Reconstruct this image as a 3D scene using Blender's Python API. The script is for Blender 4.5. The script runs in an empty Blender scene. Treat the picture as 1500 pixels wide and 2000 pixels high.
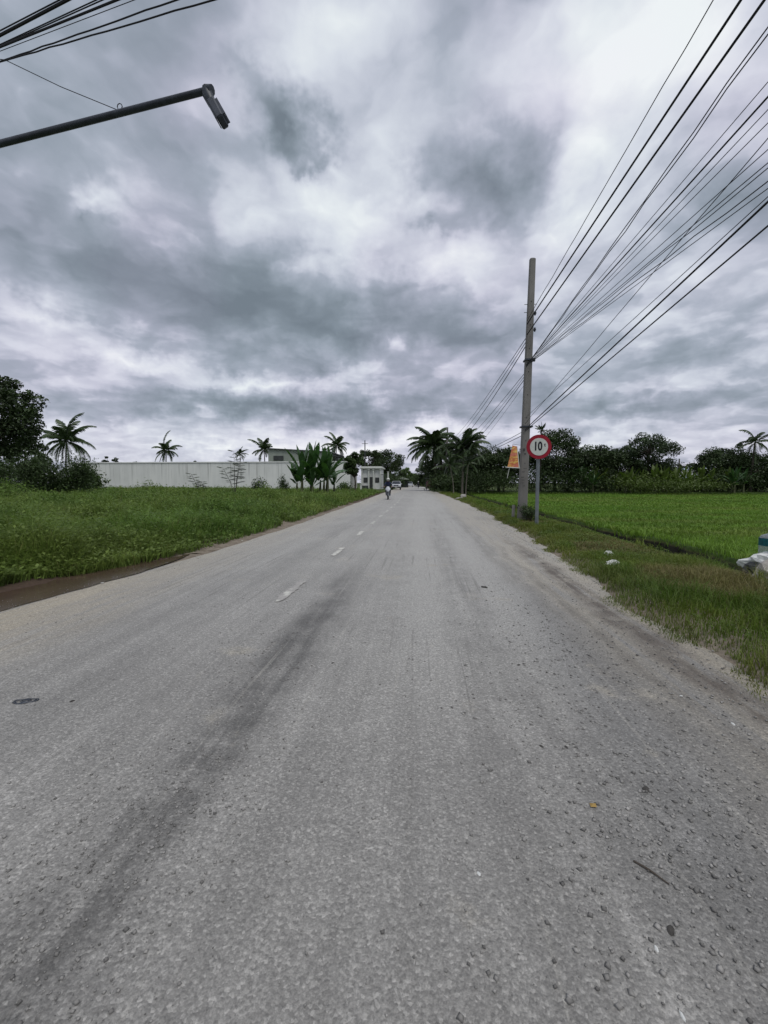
import bpy, bmesh, math, random
import numpy as np
from mathutils import Vector, Matrix
random.seed(7); RS = np.random.RandomState(11)
SC = bpy.context.scene
# ------------------------------------------------------------------ camera
F, H0 = 850.0, 1.35
PT = math.atan(57/F); YW = math.atan(72/F*math.cos(PT))
cam = bpy.data.cameras.new('camera'); camo = bpy.data.objects.new('camera', cam)
SC.collection.objects.link(camo); SC.camera = camo
cam.sensor_fit = 'HORIZONTAL'; cam.sensor_width = 36; cam.lens = 36*F/1500
cam.clip_start = .05; cam.clip_end = 5000
camo.location = (0, 0, H0); camo.rotation_euler = (math.pi/2-PT, 0, YW)
def ray(px, py):
    x = (px-750)/F; y = 1.0; z = (1000-py)/F
    y, z = y*math.cos(PT)+z*math.sin(PT), -y*math.sin(PT)+z*math.cos(PT)
    c, s = math.cos(YW), math.sin(YW)
    return (x*c-y*s, x*s+y*c, z)
def at(px, py, Y):
    r = ray(px, py); t = Y/r[1]; return Vector((r[0]*t, r[1]*t, H0+r[2]*t))
# ------------------------------------------------------------------ node helpers
class NT:
    def __init__(s, tree): s.t = tree; s.n = tree.nodes; s.l = tree.links
    def new(s, k, **kw):
        n = s.n.new(k)
        for a, b in kw.items(): setattr(n, a, b)
        return n
    def put(s, sock, v):
        if isinstance(v, bpy.types.NodeSocket): s.l.new(v, sock)
        elif v is not None: sock.default_value = v
    def m(s, op, a, b=None, c=None, clamp=False):
        n = s.new('ShaderNodeMath', operation=op, use_clamp=clamp)
        s.put(n.inputs[0], a)
        if b is not None: s.put(n.inputs[1], b)
        if c is not None: s.put(n.inputs[2], c)
        return n.outputs[0]
    def vm(s, op, a, b=None, scale=None):
        n = s.new('ShaderNodeVectorMath', operation=op)
        s.put(n.inputs[0], a)
        if b is not None: s.put(n.inputs[1], b)
        if scale is not None: s.put(n.inputs['Scale'], scale)
        return n.outputs[0]
    def xyz(s, v): n = s.new('ShaderNodeSeparateXYZ'); s.put(n.inputs[0], v); return n.outputs
    def comb(s, x, y, z):
        n = s.new('ShaderNodeCombineXYZ')
        for i, q in enumerate((x, y, z)): s.put(n.inputs[i], q)
        return n.outputs[0]
    def noise(s, v, scale, detail=4, rough=.55, dist=0.0, col=False, dim='3D'):
        n = s.new('ShaderNodeTexNoise', noise_dimensions=dim); s.put(n.inputs['Vector'], v)
        n.inputs['Scale'].default_value = scale; n.inputs['Detail'].default_value = detail
        n.inputs['Roughness'].default_value = rough; n.inputs['Distortion'].default_value = dist
        return n.outputs[1 if col else 0]
    def voro(s, v, scale, feature='F1', out=0):
        n = s.new('ShaderNodeTexVoronoi', feature=feature); s.put(n.inputs['Vector'], v)
        n.inputs['Scale'].default_value = scale; return n.outputs[out]
    def ramp(s, f, stops, interp='LINEAR'):
        n = s.new('ShaderNodeValToRGB'); s.put(n.inputs[0], f); e = n.color_ramp.elements
        n.color_ramp.interpolation = interp
        while len(e) < len(stops): e.new(.5)
        for i, (p, c) in enumerate(stops):
            e[i].position = p
            e[i].color = (c, c, c, 1) if isinstance(c, (int, float)) else (*c, 1)
        return n.outputs[0]
    def mix(s, f, a, b, mode='MIX'):
        n = s.new('ShaderNodeMix', data_type='RGBA', blend_type=mode)
        s.put(n.inputs[0], f)
        for i, q in ((6, a), (7, b)):
            if isinstance(q, tuple): q = (*q[:3], 1)
            s.put(n.inputs[i], q)
        return n.outputs[2]
    def rng(s, v, a, b, c=0.0, d=1.0):
        n = s.new('ShaderNodeMapRange'); n.interpolation_type = 'SMOOTHSTEP'; s.put(n.inputs[0], v)
        for i, q in enumerate((a, b, c, d)): n.inputs[i+1].default_value = q
        return n.outputs[0]
# ------------------------------------------------------------------ world: clouded sky
SUN_EL, SUN_AZ = math.radians(66), math.radians(150)      # azimuth measured from +Y towards +X
W = bpy.data.worlds.new('World'); SC.world = W; W.use_nodes = True
n = NT(W.node_tree); W.node_tree.nodes.clear()
out = n.new('ShaderNodeOutputWorld'); bg = n.new('ShaderNodeBackground')
n.l.new(bg.outputs[0], out.inputs[0]); bg.inputs[1].default_value = 0.1
sky = n.new('ShaderNodeTexSky', sky_type='NISHITA'); sky.sun_disc = False
sky.sun_elevation = SUN_EL; sky.sun_rotation = SUN_AZ
D = n.vm('NORMALIZE', n.new('ShaderNodeTexCoord').outputs['Generated'])
dx, dy, dz = n.xyz(D)
ahead = n.m('MAXIMUM', dy, .12); az = n.m('DIVIDE', dx, ahead); el = n.m('DIVIDE', dz, ahead)   # tangents of bearing and height about the road's direction
elp = n.m('MAXIMUM', dz, 0.0)
inv = n.m('DIVIDE', 1.0, n.m('ADD', elp, .22))
planar = n.vm('ADD', (7.3, 2.9, 0), n.comb(n.m('MULTIPLY', dx, inv), n.m('MULTIPLY', dy, inv), 0.0))   # cloud layer seen in perspective
w1 = n.vm('SUBTRACT', n.noise(D, 4.0, 5, .6, col=True), (.5, .5, .5))
w2 = n.vm('SUBTRACT', n.noise(D, 16, 4, .6, col=True), (.5, .5, .5))
AE = n.vm('ADD', n.vm('ADD', n.comb(az, el, 0.0), n.vm('MULTIPLY', w1, (.22, .17, 0))), n.vm('MULTIPLY', w2, (.13, .10, 0)))
def puff(v, scale, detail, rough):
    """rounded cauliflower lumps: one minus smooth cell distance, several octaves"""
    q = n.new('ShaderNodeTexVoronoi', feature='SMOOTH_F1', voronoi_dimensions='2D'); n.put(q.inputs['Vector'], v); q.inputs['Scale'].default_value = scale
    q.inputs['Detail'].default_value = detail; q.inputs['Roughness'].default_value = rough; q.inputs['Smoothness'].default_value = .7
    return n.m('SUBTRACT', .42, q.outputs['Distance'])
wp = n.vm('ADD', planar, n.vm('SCALE', n.vm('SUBTRACT', n.noise(planar, 3.0, 4, .6, col=True, dim='2D'), (.5, .5, .5)), scale=.28))
soft = n.rng(dz, .02, .40, .72, 1.0)
acc = n.m('MULTIPLY', n.m('SUBTRACT', n.noise(planar, 1.5, 7, .55, dim='2D'), .5), .42)
acc = n.m('MULTIPLY_ADD', puff(wp, 3.4, 2, .6), .34, acc)
acc = n.m('MULTIPLY_ADD', n.m('SUBTRACT', n.noise(wp, 6.0, 6, .58, dim='2D'), .5), .28, acc)
acc = n.m('MULTIPLY_ADD', acc, soft, .70)
def blob(px, py, sx, sy, amp, rot=0):
    """cloud mass: centre px,py and half sizes read off the photo, stored as tangents of bearing and height"""
    global acc
    r = ray(px, py); a0, e0 = r[0]/r[1], r[2]/r[1]; r2 = ray(px+1, py-1); ka = r2[0]/r2[1]-a0; ke = r2[2]/r2[1]-e0
    mp = n.new('ShaderNodeMapping', vector_type='TEXTURE'); n.put(mp.inputs[0], AE)
    mp.inputs['Location'].default_value = (a0, e0, 0); mp.inputs['Rotation'].default_value = (0, 0, math.radians(rot))
    mp.inputs['Scale'].default_value = (sx*ka*1.7, sy*ke*1.7, 1)
    g = n.new('ShaderNodeTexGradient', gradient_type='QUADRATIC_SPHERE'); n.put(g.inputs[0], mp.outputs[0])
    acc = n.m('MULTIPLY_ADD', g.outputs['Fac'], amp, acc)
BLOBS = [
 (90, 190, 380, 260, -.19), (380, 60, 200, 110, -.12), (360, 320, 200, 80, -.12), (60, 60, 200, 90, -.06),
 (650, 330, 220, 260, .26), (720, 60, 320, 160, .20), (575, 235, 120, 58, -.80, -42), (640, 320, 50, 26, -.35, -40), (470, 130, 60, 40, -.12),
 (950, 350, 165, 100, -.55), (850, 425, 80, 28, -.28), (780, 320, 60, 90, .12), (1200, 150, 360, 280, .36), (1130, 60, 300, 220, .16), (1400, 60, 200, 150, .2), (1180, 420, 200, 130, .20),
 (430, 580, 330, 105, -.46), (690, 640, 240, 90, -.50), (150, 500, 230, 70, -.20), (560, 540, 160, 40, -.10), (330, 510, 260, 50, -.10),
 (190, 385, 80, 46, .36), (170, 420, 30, 18, -.25), (90, 610, 150, 46, .42, -22), (260, 700, 170, 24, .30, -12), (805, 665, 55, 36, .42), (870, 500, 150, 90, .26), (930, 640, 120, 60, -.20),
 (1450, 390, 130, 60, -.26), (1320, 300, 90, 40, -.10), (1390, 675, 220, 36, -.24), (1180, 600, 220, 90, .10), (60, 400, 120, 70, -.12), (1400, 560, 150, 60, .12),
 (540, 740, 240, 18, .26), (560, 795, 460, 30, -.52, -2), (170, 830, 200, 24, .20), (420, 872, 500, 26, .30), (740, 862, 200, 30, .34),
 (950, 770, 200, 26, -.22), (1250, 785, 320, 26, -.30), (1150, 850, 330, 24, .22), (1450, 740, 200, 18, .14),
]
for b in BLOBS: blob(*b)
cl = n.ramp(acc, [(0.0, (.185, .215, .255)), (.22, (.245, .280, .330)), (.38, (.325, .358, .425)), (.52, (.42, .445, .53)), (.64, (.58, .59, .685)), (.78, (.72, .73, .81)), (1.0, (.92, .93, .95))])
tint = n.noise(D, 2.2, 3, .5)
cl = n.mix(n.rng(tint, .40, .60), n.mix(1.0, cl, (1.005, .995, 1.02), 'MULTIPLY'), n.mix(1.0, cl, (.965, 1.01, 1.0), 'MULTIPLY'))
low = n.rng(dz, -.02, .30)      # below the horizon the world is a dull ground tone
cl = n.mix(n.rng(dz, -.04, -.005), (.10, .11, .08), cl)
K = n.vm('SCALE', cl, scale=7.15)
res = n.mix(.965, sky.outputs[0], K); n.l.new(res, bg.inputs[0])
# ------------------------------------------------------------------ sun (veiled by cloud)
sl = bpy.data.lights.new('sun', 'SUN'); sl.energy = 1.5; sl.angle = math.radians(34); sl.color = (1, .97, .93)
so = bpy.data.objects.new('sun', sl); SC.collection.objects.link(so)
sd = Vector((math.sin(SUN_AZ)*math.cos(SUN_EL), math.cos(SUN_AZ)*math.cos(SUN_EL), math.sin(SUN_EL)))
so.rotation_euler = (-sd).to_track_quat('-Z', 'Y').to_euler()
SC.view_settings.view_transform = 'Standard'; SC.view_settings.look = 'None'
SC.view_settings.exposure = 0.45; SC.view_settings.gamma = 1
SC.cycles.max_bounces = 6; SC.cycles.transparent_max_bounces = 8
# ------------------------------------------------------------------ materials
def mat(name, color, rough=.8, var=.25, scale=3.0, bump=0.0, bscale=40, metal=0.0, col2=None, stretch=(1, 1, 1), attr=False, trans=0.0, spec=.3, detail=5, obj=True):
    M = bpy.data.materials.new(name); M.use_nodes = True; t = NT(M.node_tree)
    bs = t.n['Principled BSDF']; outp = t.n['Material Output']
    co = t.new('ShaderNodeTexCoord').outputs['Object'] if obj else t.new('ShaderNodeNewGeometry').outputs['Position']
    co = t.vm('MULTIPLY', co, stretch)
    nz = t.noise(co, scale, detail, .6)
    c2 = col2 if col2 else tuple(min(1, c*(1-var)) for c in color)
    c1 = color if col2 else tuple(min(1, c*(1+var)) for c in color)
    c = t.ramp(nz, [(.32, c2), (.68, c1)])
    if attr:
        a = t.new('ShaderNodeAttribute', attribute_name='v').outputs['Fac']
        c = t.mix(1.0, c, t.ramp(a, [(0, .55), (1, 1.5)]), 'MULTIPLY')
    t.put(bs.inputs['Base Color'], c); bs.inputs['Roughness'].default_value = rough
    bs.inputs['Metallic'].default_value = metal; bs.inputs['Specular IOR Level'].default_value = spec
    if bump:
        b = t.new('ShaderNodeBump'); b.inputs['Strength'].default_value = bump; b.inputs['Distance'].default_value = .01
        t.put(b.inputs['Height'], t.noise(co, bscale, 6, .7)); t.put(bs.inputs['Normal'], b.outputs[0])
    if trans:
        tr = t.new('ShaderNodeBsdfTranslucent'); t.put(tr.inputs[0], t.mix(1.0, c, (1.1, 1.35, .6), 'MULTIPLY'))
        ms = t.new('ShaderNodeMixShader'); ms.inputs[0].default_value = trans
        t.l.new(bs.outputs[0], ms.inputs[1]); t.l.new(tr.outputs[0], ms.inputs[2]); t.l.new(ms.outputs[0], outp.inputs[0])
    return M
M = {}
M['concrete'] = mat('pole_concrete', (.17, .165, .155), .9, .22, 2.2, .35, 55, stretch=(1, 1, .5))
M['concrete_far'] = mat('pale_concrete', (.26, .25, .23), .9, .2, 2, .2)
M['galv'] = mat('galvanised_steel', (.17, .19, .20), .5, .18, 6, .05, metal=.35)
M['darksteel'] = mat('dark_painted_steel', (.035, .042, .055), .45, .3, 9, .08)
M['black'] = mat('black_rubber', (.012, .012, .013), .6, .2, 8)
M['cable'] = mat('cable_sheath', (.010, .010, .014), .6, .2, 8)
M['red'] = mat('sign_red', (.26, .008, .022), .45, .12, 8)
M['white'] = mat('sign_white', (.52, .54, .50), .5, .08, 7)
M['ink'] = mat('sign_black', (.008, .010, .016), .5, .1, 8)
M['leafdark'] = mat('leaf_dark', (.030, .050, .016), .6, .35, .55, attr=True, trans=.10, obj=False)
M['leafmid'] = mat('leaf_mid', (.055, .095, .022), .55, .35, .6, attr=True, trans=.15, obj=False)
M['leafbush'] = mat('leaf_bush', (.034, .060, .016), .6, .35, .9, attr=True, trans=.10, obj=False)
M['leafair'] = mat('leaf_airy', (.034, .054, .024), .6, .3, .8, attr=True, trans=.12, obj=False)
M['palm'] = mat('palm_leaf', (.036, .060, .022), .5, .3, .8, attr=True, trans=.10, obj=False)
M['banana'] = mat('banana_leaf', (.040, .090, .028), .45, .3, 1.2, attr=True, trans=.2, obj=False)
M['bananalight'] = mat('banana_leaf_light', (.080, .120, .024), .5, .3, 1.0, attr=True, trans=.2, obj=False)
M['bark'] = mat('bark', (.060, .050, .040), .9, .35, 5, .5, 20, stretch=(1, 1, .3))
M['barkpale'] = mat('pale_palm_bark', (.15, .135, .11), .9, .3, 6, .4, 20, stretch=(.4, .4, 2))
M['stem'] = mat('banana_stem', (.075, .085, .040), .8, .35, 4, stretch=(1, 1, .4))

def grassmat(name, c1, c2, dry, patch, dryamt=.5):
    Mx = bpy.data.materials.new(name); Mx.use_nodes = True; t = NT(Mx.node_tree)
    bs = t.n['Principled BSDF']; outp = t.n['Material Output']
    P = t.new('ShaderNodeNewGeometry').outputs['Position']
    c = t.mix(t.rng(t.noise(P, patch, 4, .6), .36, .64), c1, c2)
    d = t.new('ShaderNodeAttribute', attribute_name='dry').outputs['Fac']
    c = t.mix(d, c, dry)
    a = t.new('ShaderNodeAttribute', attribute_name='v').outputs['Fac']
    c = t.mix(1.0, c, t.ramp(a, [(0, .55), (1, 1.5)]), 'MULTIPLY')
    t.put(bs.inputs['Base Color'], c); bs.inputs['Roughness'].default_value = .55; bs.inputs['Specular IOR Level'].default_value = .25
    tr = t.new('ShaderNodeBsdfTranslucent'); t.put(tr.inputs[0], c)
    ms = t.new('ShaderNodeMixShader'); ms.inputs[0].default_value = .38
    t.l.new(bs.outputs[0], ms.inputs[1]); t.l.new(tr.outputs[0], ms.inputs[2]); t.l.new(ms.outputs[0], outp.inputs[0])
    return Mx
M['weed'] = grassmat('weed_blades', (.160, .225, .048), (.108, .190, .036), (.20, .17, .07), .22)
M['verge'] = grassmat('verge_blades', (.140, .185, .028), (.088, .155, .022), (.215, .175, .085), .6)
M['rice'] = grassmat('rice_blades', (.135, .235, .030), (.108, .210, .024), (.18, .21, .050), .12)
# road
def road_mat():
    Mx = bpy.data.materials.new('dusty_asphalt'); Mx.use_nodes = True; t = NT(Mx.node_tree)
    bs = t.n['Principled BSDF']; P = t.new('ShaderNodeNewGeometry').outputs['Position']
    X, Y, Z = t.xyz(P)
    str1 = t.noise(t.vm('MULTIPLY', P, (2.6, .16, 1)), 1.0, 6, .62)            # streaks along travel
    str2 = t.noise(t.vm('MULTIPLY', P, (9, .5, 1)), 1.0, 5, .65)
    big = t.noise(P, .55, 5, .6); mid = t.noise(P, 3.2, 5, .62); fine = t.noise(P, 62, 4, .7); grit = t.noise(P, 165, 3, .7)
    xs = t.m('ADD', X, t.m('MULTIPLY', t.m('SUBTRACT', t.noise(P, .7, 3, .6), .5), .5))
    base = t.ramp(t.m('MULTIPLY_ADD', str1, .55, t.m('MULTIPLY', big, .45)), [(.30, (.150, .145, .135)), (.48, (.215, .210, .197)), (.66, (.310, .303, .285))])
    # sandy dust collected along both sides
    dustL = t.rng(xs, -2.7, -3.9); dustR = t.rng(xs, 1.05, 1.8)
    dust = t.m('MULTIPLY', t.m('ADD', dustL, dustR, clamp=True), t.rng(str2, .28, .56))
    base = t.mix(t.m('MULTIPLY', dust, .95), base, (.315, .280, .215))
    lit = t.m('MULTIPLY', t.m('MULTIPLY', t.rng(xs, -.9, -.2), t.rng(xs, 1.7, .9)), t.rng(Y, 1.5, 4.5)); base = t.mix(t.m('MULTIPLY', lit, .62), base, (.345, .340, .318)); base = t.mix(t.m('MULTIPLY', t.rng(Y, 3.0, 9.0), .45), base, (.335, .330, .308))  # paler dusty centre; lightening with distance paints in grazing sheen and lens falloff
    # smoother, darker strip right of the wheel path near the camera
    rs = t.m('MULTIPLY', t.m('MULTIPLY', t.rng(xs, .75, 1.25), t.rng(xs, 2.6, 1.9)), t.rng(Y, 7.5, 2.5))
    base = t.mix(t.m('MULTIPLY', rs, .55), base, (.125, .125, .122))
    # dark wheel track left of centre, broken up
    def track(x0, w, y0, y1, amt, colr):
        nonlocal base
        d = t.m('ABSOLUTE', t.m('SUBTRACT', xs, x0))
        f = t.m('MULTIPLY', t.rng(d, w, w*.15), t.rng(Y, y1, y0))
        f = t.m('MULTIPLY', f, t.rng(t.m('MULTIPLY_ADD', mid, .5, t.m('MULTIPLY', str2, .5)), .34, .60))
        base = t.mix(t.m('MULTIPLY', f, amt), base, colr)
    track(-1.04, .30, 3.6, 8.0, .92, (.085, .083, .078)); track(-.62, .07, 5, 12, .30, (.15, .147, .137))
    track(-.35, .28, 5.0, 16, .35, (.145, .141, .131))
    track(.95, .42, 1.5, 3.6, .62, (.100, .098, .092))
    track(2.0, .24, 7, 13, .95, (.085, .070, .055)); track(1.62, .10, 6, 12, .6, (.11, .10, .085)); track(.5, .35, 6, 26, .45, (.125, .122, .114)); track(1.35, .22, 9, 30, .5, (.125, .119, .108)); track(-2.3, .3, 9, 40, .35, (.135, .133, .126))
    track(-3.6, .5, 6, 30, .3, (.2, .2, .2))
    ty = t.noise(t.vm('MULTIPLY', P, (17, .22, 1)), 1.0, 5, .7); tz = t.rng(t.noise(P, .5, 3, .6), .42, .6)      # thin tyre lines
    base = t.mix(t.m('MULTIPLY', t.m('MULTIPLY', t.rng(ty, .55, .63), tz), .50), base, (.125, .120, .110))
    base = t.mix(t.m('MULTIPLY', t.rng(ty, .42, .34), .45), base, (.300, .290, .262))
    base = t.mix(t.m('MULTIPLY', t.rng(t.noise(P, 1.1, 6, .68), .58, .70), .6), base, (.310, .285, .232))   # blown dirt patches
    base = t.mix(t.m('MULTIPLY', t.rng(t.noise(t.vm('ADD', P, (9, 4, 0)), 2.1, 5, .62), .66, .76), .6), base, (.085, .082, .078))   # oil and damp stains
    # aggregate
    v = t.voro(P, 105); vc = t.voro(P, 105, out=1)
    ag = t.m('MULTIPLY_ADD', grit, .55, t.m('MULTIPLY', fine, .45))
    base = t.mix(1.0, base, t.ramp(ag, [(.36, .64), (.5, .98), (.64, 1.38)]), 'MULTIPLY')
    base = t.mix(.36, base, t.mix(1.0, base, t.ramp(t.xyz(vc)[0], [(0, .35), (.8, 1.15), (1, 2.2)]), 'MULTIPLY'))
    base = t.mix(t.rng(t.noise(P, 1.7, 6, .7), .66, .74), base, t.mix(1.0, base, (.62, .60, .58), 'MULTIPLY'))
    t.put(bs.inputs['Base Color'], base); bs.inputs['Roughness'].default_value = .62; bs.inputs['Specular IOR Level'].default_value = .55
    b = t.new('ShaderNodeBump'); b.inputs['Strength'].default_value = .55; b.inputs['Distance'].default_value = .009
    t.put(b.inputs['Height'], t.m('ADD', t.m('MULTIPLY', v, -.55), t.m('ADD', t.m('MULTIPLY', fine, .9), t.m('MULTIPLY', mid, 1.5))))
    t.put(bs.inputs['Normal'], b.outputs[0]); return Mx
M['road'] = road_mat()
def ground_mat():
    Mx = bpy.data.materials.new('ground_soil'); Mx.use_nodes = True; t = NT(Mx.node_tree)
    bs = t.n['Principled BSDF']; P = t.new('ShaderNodeNewGeometry').outputs['Position']
    X, Y, Z = t.xyz(P)
    nb = t.noise(P, .8, 6, .65); nf = t.noise(P, 22, 5, .7); nm = t.noise(P, 4, 5, .65)
    xs = t.m('ADD', X, t.m('MULTIPLY', t.m('SUBTRACT', nb, .5), 1.6))
    soil = t.ramp(nm, [(.3, (.120, .098, .076)), (.7, (.230, .200, .160))])
    soil = t.mix(t.rng(xs, -4.3, -4.8), soil, (.060, .042, .031))
    green = t.ramp(nm, [(.3, (.030, .045, .010)), (.7, (.055, .080, .018))])
    vg = t.ramp(nm, [(.3, (.050, .060, .018)), (.7, (.110, .110, .042))])
    c = t.mix(t.rng(xs, 2.5, 3.3), soil, vg)
    c = t.mix(t.rng(xs, -5.1, -6.0), c, green)
    rice = t.ramp(t.noise(t.vm('MULTIPLY', P, (1, 3, 1)), .9, 5, .6), [(.3, (.026, .046, .010)), (.7, (.042, .072, .014))])
    c = t.mix(t.m('MULTIPLY', t.rng(X, 6.0, 6.1), t.rng(Z, -.40, -.33)), c, rice)
    mud = t.m('MULTIPLY', t.m('MULTIPLY', t.rng(Z, -.34, -.42), t.rng(X, 5.0, 5.2)), t.rng(Z, -9, -8))
    c = t.mix(mud, c, (.016, .015, .011))
    far = t.rng(Y, 62, 66); c = t.mix(far, c, green)
    c = t.mix(1.0, c, t.ramp(nf, [(.3, .7), (.7, 1.3)]), 'MULTIPLY')
    t.put(bs.inputs['Base Color'], c); bs.inputs['Roughness'].default_value = .95; bs.inputs['Specular IOR Level'].default_value = .15
    b = t.new('ShaderNodeBump'); b.inputs['Strength'].default_value = .7; b.inputs['Distance'].default_value = .02
    t.put(b.inputs['Height'], t.m('ADD', nf, nm)); t.put(bs.inputs['Normal'], b.outputs[0]); return Mx
M['ground'] = ground_mat()
# ------------------------------------------------------------------ object helpers
def tag(o, label=None, cat=None, group=None, kind=None):
    if label: o['label'] = label
    if cat: o['category'] = cat
    if group: o['group'] = group
    if kind: o['kind'] = kind
    return o
def thing(name, label, cat, loc=(0, 0, 0), rz=0, group=None):
    o = bpy.data.objects.new(name, None); SC.collection.objects.link(o); o.empty_display_size = .2
    o.location = loc; o.rotation_euler = (0, 0, rz); return tag(o, label, cat, group)
class MB:
    def __init__(s): s.v = []; s.f = []; s.mi = []; s.cur = 0
    def add(s, vs, fs):
        b = len(s.v); s.v += [tuple(q) for q in vs]; s.f += [tuple(i+b for i in f) for f in fs]; s.mi += [s.cur]*len(fs)
    def box(s, c, d, rot=None, taper=1.0, tapery=None, bev=0.0):
        x, y, z = (q/2 for q in d); ty = taper if tapery is None else tapery
        if bev:
            def ring(zz, k, ky, b):
                X, Y = x*k, y*ky
                return [(X-b, -Y, zz), (X, -Y+b, zz), (X, Y-b, zz), (X-b, Y, zz), (-X+b, Y, zz), (-X, Y-b, zz), (-X, -Y+b, zz), (-X+b, -Y, zz)]
            rings = []
            for zz, sh in ((-z, bev), (-z+bev, 0), (z-bev, 0), (z, bev)):
                fr = (zz+z)/(2*z) if z else 0; k = 1+(taper-1)*fr; ky = 1+(ty-1)*fr
                r = ring(zz, k, ky, bev)
                if sh: r = [(a*(1-sh/max(x*k, 1e-6)), b_*(1-sh/max(y*ky, 1e-6)), c_) for a, b_, c_ in r]
                rings += r
            fs = [tuple(range(7, -1, -1)), tuple(range(24, 32))]
            for r in range(3):
                for i in range(8): fs.append((r*8+i, r*8+(i+1) % 8, (r+1)*8+(i+1) % 8, (r+1)*8+i))
            vs = rings
        else:
            vs = [(-x, -y, -z), (x, -y, -z), (x, y, -z), (-x, y, -z), (-x*taper, -y*ty, z), (x*taper, -y*ty, z), (x*taper, y*ty, z), (-x*taper, y*ty, z)]
            fs = [(3, 2, 1, 0), (4, 5, 6, 7), (0, 1, 5, 4), (1, 2, 6, 5), (2, 3, 7, 6), (3, 0, 4, 7)]
        R = rot if rot is not None else Matrix.Identity(3)
        s.add([R @ Vector(q)+Vector(c) for q in vs], fs); return s
    def tube(s, pts, rad, n=8, cap=True):
        pts = [Vector(p) for p in pts]; rad = rad if isinstance(rad, (list, tuple)) else [rad]*len(pts)
        vs = []; fs = []; prev = None
        for i, p in enumerate(pts):
            d = (pts[min(i+1, len(pts)-1)]-pts[max(i-1, 0)]).normalized()
            if prev is None:
                u = d.cross(Vector((0, 0, 1)) if abs(d.z) < .9 else Vector((1, 0, 0))).normalized()
            else:
                u = (prev-d*prev.dot(d)).normalized()
            prev = u; w = d.cross(u)
            for k in range(n):
                a = 2*math.pi*k/n; vs.append(p+(u*math.cos(a)+w*math.sin(a))*rad[i])
        for i in range(len(pts)-1):
            for k in range(n): fs.append((i*n+k, i*n+(k+1) % n, (i+1)*n+(k+1) % n, (i+1)*n+k))
        if cap: fs += [tuple(range(n-1, -1, -1)), tuple((len(pts)-1)*n+k for k in range(n))]
        s.add(vs, fs); return s
    def cyl(s, c, r, h, axis=(0, 0, 1), n=20, r2=None):
        a = Vector(axis).normalized(); c = Vector(c)
        return s.tube([c-a*h/2, c+a*h/2], [r, r if r2 is None else r2], n)
    def sphere(s, c, r, nu=14, nv=8, jit=0):
        vs = []; fs = []; r = r if isinstance(r, (tuple, list)) else (r, r, r)
        for j in range(nv+1):
            t = math.pi*j/nv
            for i in range(nu):
                p = 2*math.pi*i/nu; k = 1+random.uniform(-jit, jit)
                vs.append((c[0]+r[0]*k*math.sin(t)*math.cos(p), c[1]+r[1]*k*math.sin(t)*math.sin(p), c[2]+r[2]*k*math.cos(t)))
        for j in range(nv):
            for i in range(nu): fs.append((j*nu+i, (j+1)*nu+i, (j+1)*nu+(i+1) % nu, j*nu+(i+1) % nu))
        s.add(vs, fs); return s
    def prism(s, prof, y0, y1):
        """profile in x,z extruded along y"""
        k = len(prof); vs = [(x, y0, z) for x, z in prof]+[(x, y1, z) for x, z in prof]
        fs = [tuple(range(k)), tuple(range(2*k-1, k-1, -1))]+[(i, i+k, (i+1) % k+k, (i+1) % k) for i in range(k)]
        s.add(vs, fs); return s
    def build(s, name, mats, parent=None, smooth=False):
        me = bpy.data.meshes.new(name); me.from_pydata(s.v, [], s.f); me.validate(clean_customdata=False)
        for m_ in (mats if isinstance(mats, (list, tuple)) else [mats]): me.materials.append(m_)
        if any(s.mi) and len(me.polygons) == len(s.mi): me.polygons.foreach_set('material_index', s.mi)
        b = bmesh.new(); b.from_mesh(me); bmesh.ops.recalc_face_normals(b, faces=b.faces); b.to_mesh(me); b.free()
        if smooth:
            me.polygons.foreach_set('use_smooth', [True]*len(me.polygons)); me.set_sharp_from_angle(angle=math.radians(50))
        o = bpy.data.objects.new(name, me); SC.collection.objects.link(o)
        if parent: o.parent = parent
        return o
def np_mesh(name, V, faces, k, material, parent=None, attrs=None, smooth=False):
    """V (n,3); faces (m,k) all the same size, or list of (faces,k)"""
    me = bpy.data.meshes.new(name)
    fl = faces if isinstance(faces, list) else [(faces, k)]
    me.vertices.add(len(V)); me.vertices.foreach_set('co', np.ascontiguousarray(V, dtype=np.float32).ravel())
    li = np.concatenate([f.ravel() for f, _ in fl]).astype(np.int32)
    sizes = np.concatenate([np.full(len(f), kk) for f, kk in fl]).astype(np.int32)
    me.loops.add(len(li)); me.loops.foreach_set('vertex_index', li)
    me.polygons.add(len(sizes)); st = np.concatenate([[0], np.cumsum(sizes)[:-1]]).astype(np.int32)
    me.polygons.foreach_set('loop_start', st)
    me.update(calc_edges=True)
    if smooth: me.polygons.foreach_set('use_smooth', np.ones(len(sizes), dtype=bool))
    for an, av in (attrs or {}).items():
        a = me.attributes.new(an, 'FLOAT', 'POINT'); a.data.foreach_set('value', av.astype(np.float32))
    me.materials.append(material)
    o = bpy.data.objects.new(name, me); SC.collection.objects.link(o)
    if parent: o.parent = parent
    return o
# smooth value noise in numpy for layout
_T = RS.rand(256, 256)
def vn(x, y, s=1.0):
    x = np.asarray(x, float)*s+1000; y = np.asarray(y, float)*s+1000
    xi = np.floor(x).astype(int); yi = np.floor(y).astype(int); fx = x-xi; fy = y-yi
    fx = fx*fx*(3-2*fx); fy = fy*fy*(3-2*fy)
    g = lambda a, b: _T[a % 256, b % 256]
    return (g(xi, yi)*(1-fx)+g(xi+1, yi)*fx)*(1-fy)+(g(xi, yi+1)*(1-fx)+g(xi+1, yi+1)*fx)*fy
def fbm(x, y, s=1.0, o=4):
    r = 0; a = .5
    for i in range(o): r = r+a*vn(x, y, s*2**i); a *= .5
    return r/(1-.5**o)
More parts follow.
